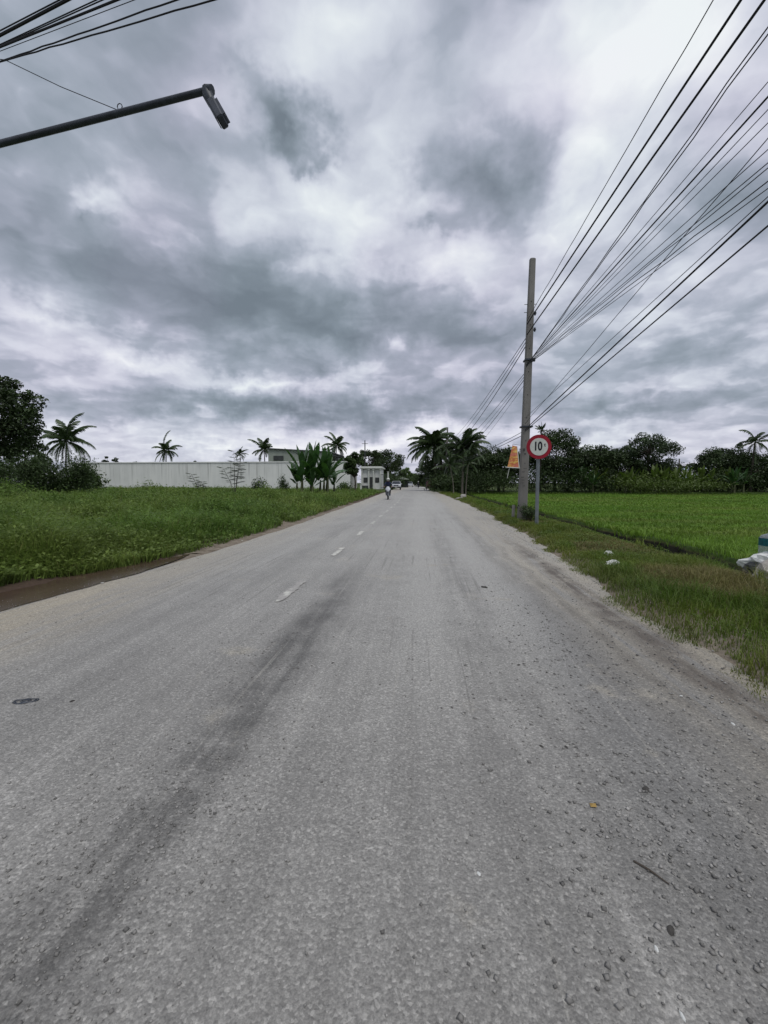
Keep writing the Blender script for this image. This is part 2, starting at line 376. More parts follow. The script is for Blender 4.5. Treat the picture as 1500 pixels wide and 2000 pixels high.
# ------------------------------------------------------------------ terrain
def bend(Y): return -0.0002*np.maximum(0, np.asarray(Y, float)-30)**1.0*100      # road drifts left beyond 30 m
def edgeL(Y):
    e = np.interp(Y, [-20, 4.3, 6.1, 8, 10.4, 15.6, 31, 50, 400], [-4.75, -4.60, -4.38, -4.18, -4.10, -4.18, -4.45, -4.6, -4.6])
    return e+bend(Y)+.22*(fbm(Y, 0*np.asarray(Y, float)+3, .9, 4)-.5)
def edgeR(Y):
    e = np.interp(Y, [-20, 2.7, 3.6, 4.8, 6.5, 9.6, 12, 20, 36, 60, 400], [2.1, 2.08, 2.12, 2.1, 2.3, 2.5, 2.62, 2.8, 2.85, 2.9, 2.9])
    return e+bend(Y)*.9+.30*(fbm(Y, 0*np.asarray(Y, float)+9, .8, 5)-.5)
def sstep(a, b, x): t = np.clip((x-a)/(b-a), 0, 1); return t*t*(3-2*t)
def meander(Y): return .9*(fbm(np.asarray(Y, float), 0*np.asarray(Y, float)+21, .45, 3)-.5)
def hgt(X, Y):
    X = np.asarray(X, float); Y = np.asarray(Y, float)
    eL, eR = edgeL(Y), edgeR(Y); nz = fbm(X, Y, 1.3, 4)-.5; nf = fbm(X, Y, 6, 3)-.5
    z = np.full(X.shape, -.05)
    r = X-eR
    zr = -.02+.07*sstep(0, .45, r)+nz*.09*sstep(0, .5, r)+nf*.035*sstep(-.1, .3, r)
    b = bend(Y)
    zr = zr-.32*sstep(4.1, 5.6, X); Xd = X+meander(Y)
    zr = zr-.45*sstep(5.45, 5.75, Xd+.3*nz)*(1-sstep(6.55, 6.72, Xd+.3*nz))
    zr = np.where(Xd > 6.74, -.30+nz*.03, zr)
    zr = zr+.42*sstep(60.5, 62.5, Y)*sstep(5, 7, X)
    l = eL-X
    zl = -.02+.09*sstep(0, .7, l)+.16*sstep(1.0, 14, l)+nz*.16*sstep(.1, 1.2, l)+nf*.03*sstep(-.1, .3, l)
    zl = zl-.10*np.exp(-((X+4.95)/.42)**2-((Y-5.2)/2.2)**2)
    z = np.where(r > -.3, zr, z); z = np.where(l > -.3, zl, z)
    return z
def axis(a, b, fine0, fine1, step, grow=1.12):
    xs = list(np.arange(fine0, fine1, step)); s = step
    while xs[-1] < b: s *= grow; xs.append(xs[-1]+s)
    s = step; lo = []
    x = fine0
    while x > a: s *= grow; x -= s; lo.append(x)
    return np.array(lo[::-1]+xs)
def grid(name, xs, ys, zf, material):
    XX, YY = np.meshgrid(xs, ys); ZZ = zf(XX, YY)
    V = np.stack([XX, YY, ZZ], -1).reshape(-1, 3); nx = len(xs); ny = len(ys)
    i = np.arange(nx-1)[None, :]+nx*np.arange(ny-1)[:, None]; i = i.ravel()
    return np_mesh(name, V, np.stack([i, i+1, i+nx+1, i+nx], -1), 4, material, smooth=True)
g = grid('ground', axis(-1500, 1500, -7, 7.4, .07, 1.10), axis(-60, 2500, -3, 16, .10, 1.035), hgt, M['ground']); tag(g, kind='structure')
# road: a strip following the edges
ys = axis(-60, 700, -3, 14, .15, 1.05); us = np.linspace(0, 1, 60)
YY = np.repeat(ys[:, None], 60, 1); XX = (edgeL(YY)-.35)*(1-us)+(edgeR(YY)+.45)*us
ZZ = .004*np.cos((us-.5)*math.pi)[None, :]+.006*(fbm(XX, YY, .8, 3)-.5)
ZZ = ZZ-.06*np.clip((.085-us)/.085, 0, 1)-.05*np.clip((us-.96)/.04, 0, 1)
V = np.stack([XX, YY, ZZ], -1).reshape(-1, 3); i = (np.arange(59)[None, :]+60*np.arange(len(ys)-1)[:, None]).ravel()
rd = np_mesh('road', V, np.stack([i, i+1, i+61, i+60], -1), 4, M['road'], smooth=True); tag(rd, kind='structure')
# worn centre dashes
def dash_mat():
    Mx = bpy.data.materials.new('worn_road_paint'); Mx.use_nodes = True; t = NT(Mx.node_tree)
    bs = t.n['Principled BSDF']; P = t.new('ShaderNodeNewGeometry').outputs['Position']; X, Y, Z = t.xyz(P)
    wear = t.noise(P, 9, 6, .72); thr = t.rng(Y, 4, 12)
    f = t.rng(t.m('ADD', wear, t.m('MULTIPLY', thr, .11)), .51, .62)
    bs.inputs['Roughness'].default_value = .8
    base = t.ramp(t.noise(P, 40, 4, .7), [(.3, (.23, .225, .215)), (.7, (.34, .33, .31))])
    t.put(bs.inputs['Base Color'], t.mix(f, base, (.46, .46, .42))); return Mx
mb = MB(); y = 4.72; k = 0
while y < 52:
    xc = -1.6+float(bend(y)); L = 1.05; seg = 14; rows = []
    for q in range(seg+1):
        yy = y+L*q/seg; jl = random.uniform(-.02, .02) if y < 20 else 0; jr = random.uniform(-.02, .02) if y < 20 else 0
        if q in (0, seg): jl += .03; jr -= .03
        rows.append(((xc-.05+jl, yy), (xc+.05+jr, yy)))
    for q in range(seg):
        (a, b), (c, d) = rows[q], rows[q+1]
        def zz(p): return .0075+.006*(float(fbm(p[0], p[1], .8, 3))-.5)+.0045
        mb.add([(a[0], a[1], zz(a)), (b[0], b[1], zz(b)), (d[0], d[1], zz(d)), (c[0], c[1], zz(c))], [(0, 1, 2, 3)])
    y += 3.08; k += 1
o = mb.build('road_marking', dash_mat()); tag(o, kind='structure')
# puddle along the left edge
pm = bpy.data.materials.new('muddy_water'); pm.use_nodes = True; t = NT(pm.node_tree); bs = t.n['Principled BSDF']
P = t.new('ShaderNodeNewGeometry').outputs['Position']
t.put(bs.inputs['Base Color'], t.ramp(t.noise(P, 2.5, 5, .6), [(.3, (.050, .032, .024)), (.7, (.078, .052, .038))]))
bs.inputs['Roughness'].default_value = .22; bs.inputs['Specular IOR Level'].default_value = .35
b = t.new('ShaderNodeBump'); b.inputs['Strength'].default_value = .12; b.inputs['Distance'].default_value = .004
t.put(b.inputs['Height'], t.noise(P, 14, 3, .5)); t.put(bs.inputs['Normal'], b.outputs[0])
vs = []; ry = np.linspace(1.2, 8.0, 70)
for yy in ry:
    fr = math.sin(math.pi*np.clip((yy-1.2)/6.8, 0, 1))**.45
    e = float(edgeL(yy)); j = .10*(float(fbm(yy, 5, 1.6, 4))-.5)
    vs += [(e-1.5*fr-.02, yy, -.004), (e-.30+(.45*fr), yy, -.004)]
mb = MB(); mb.add(vs, [(2*q, 2*q+1, 2*q+3, 2*q+2) for q in range(len(ry)-1)])
o = mb.build('puddle', pm); tag(o, kind='structure')
# ditch water
mb = MB(); mb.add([(5.4, -5, -.60), (6.7, -5, -.60), (6.7, 61, -.60), (5.4, 61, -.60)], [(0, 1, 2, 3)])
wm = mat('ditch_water', (.020, .020, .015), .12, .3, 1.5, spec=.5); o = mb.build('ditch_water', wm); tag(o, kind='structure')
# ------------------------------------------------------------------ grass
def blades(name, X, Y, Z, Ht, Wd, lean, material, dry=None, parent=None, kind='stuff', label=None, vbase=None):
    N = len(X); th = RS.rand(N)*2*math.pi; ph = RS.rand(N)*2*math.pi
    wx, wy = np.cos(th)*Wd/2, np.sin(th)*Wd/2; lx, ly = np.cos(ph)*lean*Ht, np.sin(ph)*lean*Ht
    V = np.empty((N, 5, 3))
    V[:, 0] = np.stack([X-wx, Y-wy, Z-.02], -1); V[:, 1] = np.stack([X+wx, Y+wy, Z-.02], -1)
    mx, my, mz = X+lx*.32, Y+ly*.32, Z+Ht*.62
    V[:, 2] = np.stack([mx+wx*.8, my+wy*.8, mz], -1); V[:, 3] = np.stack([mx-wx*.8, my-wy*.8, mz], -1)
    V[:, 4] = np.stack([X+lx, Y+ly, Z+Ht*(1-.25*lean)], -1)
    b = 5*np.arange(N)[:, None]
    q = b+np.array([0, 1, 2, 3]); tr = b+np.array([3, 2, 4])
    v = RS.rand(N) if vbase is None else np.clip(vbase+.5*(RS.rand(N)-.5), 0, 1)
    d = np.zeros(N) if dry is None else dry
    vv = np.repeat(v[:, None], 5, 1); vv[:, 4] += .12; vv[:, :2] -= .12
    o = np_mesh(name, V.reshape(-1, 3), [(q, 4), (tr, 3)], None, material, attrs={'v': np.clip(vv, 0, 1).ravel(), 'dry': np.repeat(d, 5)})
    return tag(o, label, None, None, kind)
def broad(name, X, Y, Z, size, material, label=None):
    """small two-part leaves facing mostly up"""
    N = len(X); a = RS.rand(N)*2*math.pi; til = (RS.rand(N)-.25)*1.2
    dx, dy = np.cos(a), np.sin(a); c, s = np.cos(til), np.sin(til); px, py = -dy, dx
    V = np.empty((N, 4, 3)); w = size*.32
    V[:, 0] = np.stack([X, Y, Z], -1)
    V[:, 1] = np.stack([X+dx*c*size*.5+px*w, Y+dy*c*size*.5+py*w, Z+s*size*.5], -1)
    V[:, 2] = np.stack([X+dx*c*size, Y+dy*c*size, Z+s*size*.8], -1)
    V[:, 3] = np.stack([X+dx*c*size*.5-px*w, Y+dy*c*size*.5-py*w, Z+s*size*.5], -1)
    q = 4*np.arange(N)[:, None]+np.array([0, 1, 2, 3])
    o = np_mesh(name, V.reshape(-1, 3), q, 4, material, attrs={'v': np.repeat(RS.rand(N)*.5, 4), 'dry': np.zeros(4*N)})
    return tag(o, label, None, None, 'stuff')
def scatter(n_, y0, y1, xf0, xf1, p=1.0):
    Y = y0+(y1-y0)*RS.rand(n_)**p; a, b = xf0(Y), xf1(Y); X = a+(b-a)*RS.rand(n_); return X, Y
def weed_h(X, Y): return .28+.38*fbm(X, Y, .45, 3)+.95*np.clip(fbm(X, Y, 1.1, 3)-.46, -.15, .45)+1.1*np.clip(fbm(X+31, Y, .8, 2)-.66, 0, .3)*sstep(5.2, 8, -X)
Xs, Ys, Hs, Ws = [], [], [], []
for (n_, y0, y1, w, far) in ((52000, 3.2, 9, .013, 2.0), (60000, 9, 18, .018, 3.0), (62000, 18, 34, .032, 4), (60000, 34, 62, .065, 6)):
    eg = lambda Y: edgeL(Y)-.20-.62*np.exp(-((Y-4.9)/1.8)**2)
    X, Y = scatter(n_, y0, y1, lambda Y: -1.15*Y-far, eg)
    ok = fbm(X, Y, 1.7, 3) > .22+.2*np.clip(1-(eg(Y)-X)/.6, 0, 1); X, Y = X[ok], Y[ok]
    ed = np.clip((eg(Y)-X)/.9, .35, 1)
    hh = weed_h(X, Y)*ed*(.55+.55*RS.rand(len(X)))
    Xs.append(X); Ys.append(Y); Hs.append(hh); Ws.append(np.full(len(X), w)*(.7+.6*RS.rand(len(X))))
X, Y, Hh, Wd = map(np.concatenate, (Xs, Ys, Hs, Ws))
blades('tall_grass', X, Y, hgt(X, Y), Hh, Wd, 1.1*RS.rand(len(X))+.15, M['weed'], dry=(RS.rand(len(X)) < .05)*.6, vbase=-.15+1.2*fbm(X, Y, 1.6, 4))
Xs = [];
sel = RS.rand(len(X)) < .45; X2, Y2, H2 = X[sel], Y[sel], Hh[sel]
X2 = X2+RS.randn(len(X2))*.03; fr = RS.rand(len(X2))**.4
broad('roadside_weeds', X2, Y2, hgt(X2, Y2)+H2*fr, np.clip(.052+.0022*Y2, .04, .16)*(.6+.8*RS.rand(len(X2))), M['weed'])
# right verge
JX, JY = 4.60, 6.20      # rubbish pile by the ditch: the grass is pressed flat here
def dryf(X, Y): return np.clip(sstep(.62, .74, fbm(X+40, Y, .55, 3))+.55*np.exp(-((X-4.1)/.6)**2-((Y-9.6)/2.0)**2), 0, 1)
Xs, Ys, Ws = [], [], []
for (n_, y0, y1, w) in ((50000, 1.5, 8, .0065), (42000, 8, 18, .012), (26000, 18, 62, .03)):
    X, Y = scatter(n_, y0, y1, lambda Y: edgeR(Y)-.05, lambda Y: 5.50-meander(Y))
    e = X-edgeR(Y); ok = fbm(X, Y, 2.6, 3) > .56-.50*sstep(-.05, .45, e); X, Y = X[ok], Y[ok]
    Xs.append(X); Ys.append(Y); Ws.append(np.full(len(X), w)*(.7+.6*RS.rand(len(X))))
X, Y, Wd = map(np.concatenate, (Xs, Ys, Ws)); ok = ((X-JX-.12)/.50)**2+((Y-JY+.22)/.42)**2 > 1; X, Y, Wd = X[ok], Y[ok], Wd[ok]; dr = dryf(X, Y)
e = X-edgeR(Y); Hh = (.035+.11*fbm(X, Y, 1.1, 3)+.10*np.clip(fbm(X, Y+50, .8, 3)-.52, 0, 1)*3)*(.5+.8*RS.rand(len(X)))*sstep(-.45, .6, e)*(1-.35*dr)
lush = np.exp(-((X-3.7)/.9)**2-((Y-4.4)/1.5)**2); Hh = Hh*(1+1.5*lush)*(1-.6*sstep(4.7, 5.5, X+meander(Y)))*(1+.9*np.clip(fbm(X, Y+9, 2.3, 3)-.5, -.3, .5)*2)
dmask = np.clip(dr*.9+(RS.rand(len(X)) < .07)*.6+.3*(1-sstep(.1, .7, e)), 0, 1)
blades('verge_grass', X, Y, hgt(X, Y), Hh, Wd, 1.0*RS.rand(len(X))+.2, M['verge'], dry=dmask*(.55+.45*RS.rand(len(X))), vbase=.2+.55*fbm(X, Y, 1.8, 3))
X, Y = scatter(9000, 2, 20, lambda Y: edgeR(Y)+.25, lambda Y: 5.2-meander(Y)); ok = fbm(X, Y+70, 1.6, 3) > .50; X, Y = X[ok], Y[ok]
broad('low_verge_weeds', X, Y, hgt(X, Y)+.02+.10*RS.rand(len(X)), np.clip(.022+.0022*Y, .02, .07)*(.6+.8*RS.rand(len(X))), M['verge'])
# rice
Xs, Ys, Ws = [], [], []
for (n_, y0, y1, w) in ((45000, 4, 14, .012), (60000, 14, 30, .028), (60000, 30, 61.5, .07)):
    X, Y = scatter(n_, y0, y1, lambda Y: 6.68-meander(Y), lambda Y: 8+Y*.95)
    Xs.append(X); Ys.append(Y); Ws.append(np.full(len(X), w))
X, Y, Wd = map(np.concatenate, (Xs, Ys, Ws))
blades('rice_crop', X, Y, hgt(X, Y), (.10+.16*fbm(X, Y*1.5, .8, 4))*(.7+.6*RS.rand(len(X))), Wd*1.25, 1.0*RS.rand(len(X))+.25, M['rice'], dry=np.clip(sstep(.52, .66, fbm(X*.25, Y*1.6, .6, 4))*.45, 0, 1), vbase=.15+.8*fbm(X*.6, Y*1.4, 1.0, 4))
# ditch-bank weeds
X, Y = scatter(5000, 4, 60, lambda Y: 5.4-meander(Y), lambda Y: 5.8-meander(Y)); ok = fbm(X, Y, 1.1, 3) > .52; X, Y = X[ok], Y[ok]
blades('ditch_weeds', X, Y, hgt(X, Y), .20*(.5+.8*RS.rand(len(X))), .01+Y*.0007, .9*RS.rand(len(X))+.1, M['verge'])
# ------------------------------------------------------------------ gravel
def stones_mesh(name, X, Y, Z, S, material):
    N = len(X); base = np.array([(1, 0, 0), (0, 1, 0), (-1, 0, 0), (0, -1, 0), (0, 0, .65), (0, 0, -.5)], float)
    V = base[None]*S[:, None, None]*(.6+.7*RS.rand(N, 6, 1)); a = RS.rand(N)*6.28; c, s = np.cos(a)[:, None], np.sin(a)[:, None]
    Vx = V[..., 0]*c-V[..., 1]*s; Vy = V[..., 0]*s+V[..., 1]*c
    V = np.stack([Vx+X[:, None], Vy+Y[:, None], V[..., 2]+Z[:, None]], -1)
    T = np.array([(0, 1, 4), (1, 2, 4), (2, 3, 4), (3, 0, 4), (1, 0, 5), (2, 1, 5), (3, 2, 5), (0, 3, 5)])
    f = (6*np.arange(N)[:, None, None]+T[None]).reshape(-1, 3)
    o = np_mesh(name, V.reshape(-1, 3), f, 3, material, attrs={'v': np.repeat(RS.rand(N), 6)}); return tag(o, kind='stuff')
gm = mat('road_grit', (.20, .195, .185), .9, .3, 30, attr=True)
Xs, Ys, Ss = [], [], []
for (n_, f) in ((2600, lambda k: (-1.05+RS.randn(k)*.22, .8+np.abs(RS.randn(k))*2.0)), (5200, lambda k: (1.12+RS.randn(k)*.42, .75+np.abs(RS.randn(k))*2.1)), (2200, lambda k: (-4+6*RS.rand(k), .8+np.abs(RS.randn(k))*3.5)), (3200, lambda k: (None, 1.2+22*RS.rand(k)**1.3)), (1600, lambda k: ('L', 3+20*RS.rand(k)))):
    x, y_ = f(n_)
    if x is None: x = edgeR(y_)-.1+RS.randn(n_)*.22
    elif isinstance(x, str): x = edgeL(y_)+.05+RS.randn(n_)*.16
    Xs.append(x); Ys.append(y_); Ss.append(.0022+(.0105 if n_ == 5200 else .0075)*RS.rand(n_)**4+(.004*RS.rand(n_) if n_ == 3200 else 0))
X, Y, S = map(np.concatenate, (Xs, Ys, Ss))
stones_mesh('gravel', X, Y, np.maximum(hgt(X, Y), .005), S, gm)
# ------------------------------------------------------------------ trees and plants
def leaf_quads(C, size, upbias=.4, asp=.55):
    """one pointed quad per centre C (n,3)"""
    N = len(C); nrm = RS.randn(N, 3); nrm[:, 2] += upbias*2; nrm /= np.linalg.norm(nrm, axis=1)[:, None]
    a = np.cross(nrm, RS.randn(N, 3)); a /= np.linalg.norm(a, axis=1)[:, None]; b = np.cross(nrm, a)
    s = (size*(.6+.8*RS.rand(N)))[:, None]
    V = np.stack([C-a*s*.5, C+b*s*asp*.5+nrm*s*.08, C+a*s*.5, C-b*s*asp*.5+nrm*s*.08], 1)
    return V
def tree(name, label, cat, base, H, R, cb=.25, ncl=40, per=220, leaf=.2, m='leafdark', bark='bark', group=None, tr=None, squash=.7, crad=.26, lobes=None, Ry=None, shell=.55, limbs=12, trunkh=None, lean=(0, 0)):
    """base (x,y,z); H total height; R crown radius; cb crown bottom as a share of H; lobes: [(dx,dz_share,r_share)]"""
    t = thing(name, label, cat, base, 0, group); Ry = Ry or R; tr = tr or H*.022
    zc = H*(cb+1)/2; hz = H*(1-cb)/2
    cl = []
    while len(cl) < ncl:
        if lobes:
            lx, lz, lr = lobes[len(cl) % len(lobes)]
            p = RS.randn(3); p /= np.linalg.norm(p); p *= RS.rand()**.33*lr*R*.8
            q = np.array([lx*R+p[0], p[1]*Ry/R, lz*H+p[2]*squash])
        else:
            p = RS.randn(3); p /= np.linalg.norm(p); p *= (shell+(1-shell)*RS.rand())*.86
            q = np.array([p[0]*R, p[1]*Ry, zc+p[2]*hz])
            if q[2] < H*cb: continue
        q[0] += lean[0]*q[2]/H; cl.append(q)
    cl = np.array(cl); rc = crad*R*(.6+.7*RS.rand(ncl))
    C = np.repeat(cl, per, 0); d = RS.randn(len(C), 3); d /= np.linalg.norm(d, axis=1)[:, None]
    rr = np.repeat(rc, per)*(.25+.75*RS.rand(len(C))**.5); C = C+d*rr[:, None]*np.array([1, 1, .75])
    C[:, 2] = np.clip(C[:, 2], .05, None)
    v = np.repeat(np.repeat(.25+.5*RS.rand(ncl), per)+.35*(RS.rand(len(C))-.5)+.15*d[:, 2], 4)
    V = leaf_quads(C, np.full(len(C), leaf))
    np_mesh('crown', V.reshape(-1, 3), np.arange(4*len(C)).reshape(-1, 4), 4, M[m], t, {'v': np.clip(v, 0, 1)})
    mb = MB(); th = (trunkh or .62)*H; top = Vector((lean[0]*.6, 0, th))
    pts = [Vector((0, 0, -.3)), Vector((lean[0]*.1+RS.randn()*.02*H, RS.randn()*.02*H, th*.35)), Vector((lean[0]*.35+RS.randn()*.02*H, RS.randn()*.02*H, th*.7)), top]
    mb.tube(pts, [tr*1.35, tr, tr*.75, tr*.4], 8)
    for k in range(min(limbs, ncl)):
        c = Vector(cl[k]); f = .35+.5*RS.rand(); s0 = pts[1].lerp(top, f) if f > .2 else pts[1]
        mid = s0.lerp(c, .5)+Vector((0, 0, -.04*H+RS.randn()*.02*H)); mb.tube([s0, mid, c], [tr*.42, tr*.26, tr*.1], 5)
    mb.build('trunk', M[bark], t, True); return t
def palm(name, label, base, H, R, nf=20, m='palm', group=None, lean=0.0, droop=.72, cat='palm tree', tr=.14, leafw=.075, seed=None, bark='bark', erect=.0):
    t = thing(name, label, cat, base, 0, group); VV = []; vv = []; droop *= .75+.5*RS.rand(); tilt = RS.randn()*.22; ta = RS.rand()*6.28
    top = Vector((lean, 0, H)); rach = MB(); nl = 26
    for k in range(nf):
        a = 2*math.pi*(k*.381966)+RS.rand()*.7; e0 = math.radians(84-128*(k/nf)**(.9-.0*erect)+RS.randn()*5)+erect
        L = R*(1.0+.17*RS.randn()); p = np.array(top); ang = e0+tilt*math.cos(a-ta); pts = [p.copy()]; n_ = 9
        for q in range(n_):
            p = p+np.array([math.cos(a)*math.cos(ang), math.sin(a)*math.cos(ang), math.sin(ang)])*L*1.18/n_; pts.append(p.copy())
            ang -= droop*(.09+.030*q)*(1.0 if ang > -1.2 else .2)
        pts = np.array(pts); rach.tube([Vector(x) for x in pts], [.035*R/3*(1-.8*i/n_) for i in range(n_+1)], 4, False)
        side = np.array([-math.sin(a), math.cos(a), 0]); bv = RS.rand()*.4+.2
        for j in range(nl):
            f = .10+.90*j/(nl-1); x = f*n_; i0 = min(int(x), n_-1); q0 = pts[i0]+(pts[i0+1]-pts[i0])*(x-i0); tg = pts[i0+1]-pts[i0]; tg /= np.linalg.norm(tg)
            ll = R*.30*(math.sin(math.pi*min(1, f*.86+.12))**.6)*(.85+.3*RS.rand())
            for sg in (-1, 1):
                d = side*sg*.72+tg*.70+np.array([0, 0, -.22-.30*RS.rand()]); d /= np.linalg.norm(d)
                w = tg*leafw*R/3
                VV.append([q0-w, q0+w, q0+d*ll*.6+w*.7+np.array([0, 0, -.0]), q0+d*ll+np.array([0, 0, -ll*.22])]); vv += [bv+.25*RS.rand()]*4
    V = np.array(VV).reshape(-1, 3)
    np_mesh('fronds', V, np.arange(len(V)).reshape(-1, 4), 4, M[m], t, {'v': np.clip(np.array(vv), 0, 1)})
    rach.build('frond_stalks', M[m], t)
    mb = MB(); n_ = 8; mb.tube([Vector((lean*(i/n_)**2, .04*math.sin(i), H*i/n_-.3*(i == 0))) for i in range(n_+1)], [tr*(1.5 if i == 0 else 1.05-.35*i/n_) for i in range(n_+1)], 9)
    mb.build('trunk', M[bark], t, True)
    return t
def banana(name, label, base, H, nl=9, stems=1, m='banana', group=None, spread=.5, leafL=None, cat='banana plant'):
    t = thing(name, label, cat, base, 0, group); lv = MB(); vs = []
    for s_ in range(stems):
        sx, sy = (0, 0) if stems == 1 else (RS.randn()*spread, RS.randn()*spread*.6); h = H*(.45+.12*RS.rand()); hh = H*(1 if s_ == 0 else .6+.3*RS.rand())
        h = hh*.45; st = MB(); st.tube([Vector((sx, sy, -.2)), Vector((sx, sy, h*.5)), Vector((sx+.04, sy, h))], [.14, .11, .06], 8).build('stem', M['stem'], t, True)
        L0 = leafL or hh*.55
        for k in range(nl):
            a = k*2.4+RS.rand()*.6; e = math.radians(88-62*(k/nl)**1.3+RS.randn()*6); L = L0*(.85+.35*RS.rand()); w = L*.105
            p = np.array([sx, sy, h*(1-.25*k/nl)]); pts = [p.copy()]; n_ = 8; ang = e
            for q in range(n_):
                p = p+np.array([math.cos(a)*math.cos(ang), math.sin(a)*math.cos(ang), math.sin(ang)])*L/n_; pts.append(p.copy()); ang -= .015+.012*q*(.5+k*.30)
            sd = np.array([-math.sin(a), math.cos(a), 0]); rows = []
            for q in range(n_+1):
                f = q/n_; ww = 0 if f < .14 else w*math.sin(math.pi*min(1, (f-.12)/.9))**.55 if f < 1 else .01
                ww *= (.86+.28*RS.rand()); dz = np.array([0, 0, -ww*.35])
                rows.append((pts[q]-sd*ww+dz, pts[q], pts[q]+sd*ww+dz))
            V_ = []; F_ = []
            for q in range(n_):
                # each side strip torn slightly away from its neighbour, as wind-torn banana leaves are
                for sde in (0, 2):
                    b = len(V_); tear = (rows[q][sde]-rows[q+1][sde])*.12*RS.rand()*(1 if 1 < q < n_-1 else 0)
                    V_ += [rows[q][1], rows[q][sde]-tear*0, rows[q+1][sde]+tear, rows[q+1][1]]; F_.append((b, b+1, b+2, b+3))
            lv.add(V_, F_); vs += [.2+.6*RS.rand()]*len(V_)
    o = lv.build('leaves', M[m], t); a_ = o.data.attributes.new('v', 'FLOAT', 'POINT')
    if len(o.data.vertices) == len(vs): a_.data.foreach_set('value', vs)
    return t
def shrub(name, label, base, R, H, n_, leaf, m='leafbush', cat='bush', group=None, clus=16):
    t = thing(name, label, cat, base, 0, group)
    cl = RS.randn(clus, 3)*[R*.42, R*.42, H*.20]+[0, 0, H*.45]; C = cl[RS.randint(0, clus, n_)]+RS.randn(n_, 3)*[R*.22, R*.22, H*.14]
    C[:, 2] = np.abs(C[:, 2]); v = np.repeat(np.clip(.35+.3*RS.randn(n_)*.6, 0, 1), 4)
    V = leaf_quads(C, np.full(n_, leaf), .3, .42); np_mesh('foliage', V.reshape(-1, 3), np.arange(4*n_).reshape(-1, 4), 4, M[m], t, {'v': v})
    mb = MB()
    for c in cl[:10]: mb.tube([(0, 0, -.1), Vector(c)*.5+Vector((RS.randn()*.05, 0, 0)), Vector(c)], [.03, .02, .008], 5)
    mb.build('stems', M['bark'], t); return t
def ground_pt(px, Y, py=943): q = at(px, py, Y); return (q.x, Y, float(hgt(q.x, Y)))
def zt(py, Y, px=750): return at(px, py, Y).z
# left side -------------------------------------------------------------
tree('broadleaf_tree', 'tall dark broadleaf tree at the left edge, sky showing through its leaves', 'tree', ground_pt(0, 34), zt(720, 34, 18), 3.9, cb=.16, ncl=100, per=170, leaf=.26, crad=.24, squash=1, m='leafdark')
tree('broadleaf_tree', 'low dark tree filling the gap under the tall tree and left of the coconut palm', 'tree', ground_pt(52, 44), zt(845, 44, 62)+.2, 2.4, cb=.1, ncl=30, per=170, leaf=.25, m='leafdark')
tree('broadleaf_tree', 'dark rounded tree at the frame edge behind the tall tree', 'tree', ground_pt(-60, 42), 8.0, 4.6, cb=.1, ncl=40, per=170, leaf=.28)
shrub('dark_bush', 'large dark bush in the weeds before the left end of the wall', ground_pt(88, 28), 2.2, zt(886, 28, 105)+.2, 15000, .16)
shrub('dark_bush', 'dark bush at the far left edge of the frame behind the weeds', ground_pt(5, 30), 3.0, zt(905, 30, 10), 9000, .17)
shrub('leafy_bush', 'lighter green arching bush against the wall right of the dark bush', ground_pt(180, 40), 1.5, zt(920, 40, 190), 4200, .26, 'leafmid')
palm('coconut_palm', 'largest coconut palm on the left, beside the tall broadleaf tree', ground_pt(130, 68), zt(864, 68, 128), 3.6, 26, lean=.3)
palm('coconut_palm', 'small round-headed palm rising alone above the white wall', ground_pt(325, 95), zt(882, 95, 325), 2.9, 20, lean=.2)
palm('coconut_palm', 'tiny palm just above the wall behind the thin sapling', ground_pt(470, 120), zt(888, 120, 470), 2.0, 14)
palm('coconut_palm', 'palm half hidden behind the left corner of the grey workshop', ground_pt(519, 100), zt(880, 100, 519), 3.0, 16, lean=-.3)
palm('coconut_palm', 'coconut palm standing over the open roof right of the banana clump', ground_pt(655, 108), zt(872, 108, 655), 3.3, 20, lean=.4)
for (px, py, Y, r, lb) in ((218, 887, 105, 2.2, 'small dark treetop over the left part of the wall'), (262, 893, 115, 1.5, 'low dark treetop between the first treetop and the lone palm'), (382, 894, 110, 1.6, 'low flat treetop just right of the lone palm above the wall')):
    tree('distant_tree', lb, 'tree', ground_pt(px, Y), zt(py, Y, px), r, cb=.45, ncl=12, per=70, leaf=.4, group='treetops over the white wall', squash=.6)
# sapling: thin stems with feathery compound leaves
def sapling(name, label, base, H, stems, m='leafdark'):
    t = thing(name, label, 'sapling', base); mb = MB(); V = []
    for (dx, hh) in stems:
        tip = Vector((dx, RS.randn()*.2, hh*H)); mid = tip*.5+Vector((-dx*.12, 0, .05)); mb.tube([(0, 0, -.1), mid, tip], [.028, .02, .008], 6)
        for k in range(13):
            f = .42+.58*k/12; p = (Vector((0, 0, 0)).lerp(mid, f*2) if f < .5 else mid.lerp(tip, f*2-1)); a = k*2.4; L = .62*(1.15-f*.5)
            e = p+Vector((math.cos(a)*L, math.sin(a)*L, .10)); mb.tube([p, e], [.008, .004], 4, False)
            for j in range(9):
                q = p.lerp(e, .2+.8*j/8); sd = Vector((-math.sin(a), math.cos(a), 0))
                for sg in (-1, 1):
                    d = sd*sg*.22+Vector((math.cos(a)*.08, math.sin(a)*.08, -.05)); w = Vector((math.cos(a), math.sin(a), 0))*.045
                    V.append([q, q+d*.5+w, q+d, q+d*.5-w])
    V = np.array([[list(x) for x in r] for r in V]); mb.build('stems', M['bark'], t)
    np_mesh('leaves', V.reshape(-1, 3), np.arange(4*len(V)).reshape(-1, 4), 4, M[m], t, {'v': np.repeat(RS.rand(len(V)), 4)})
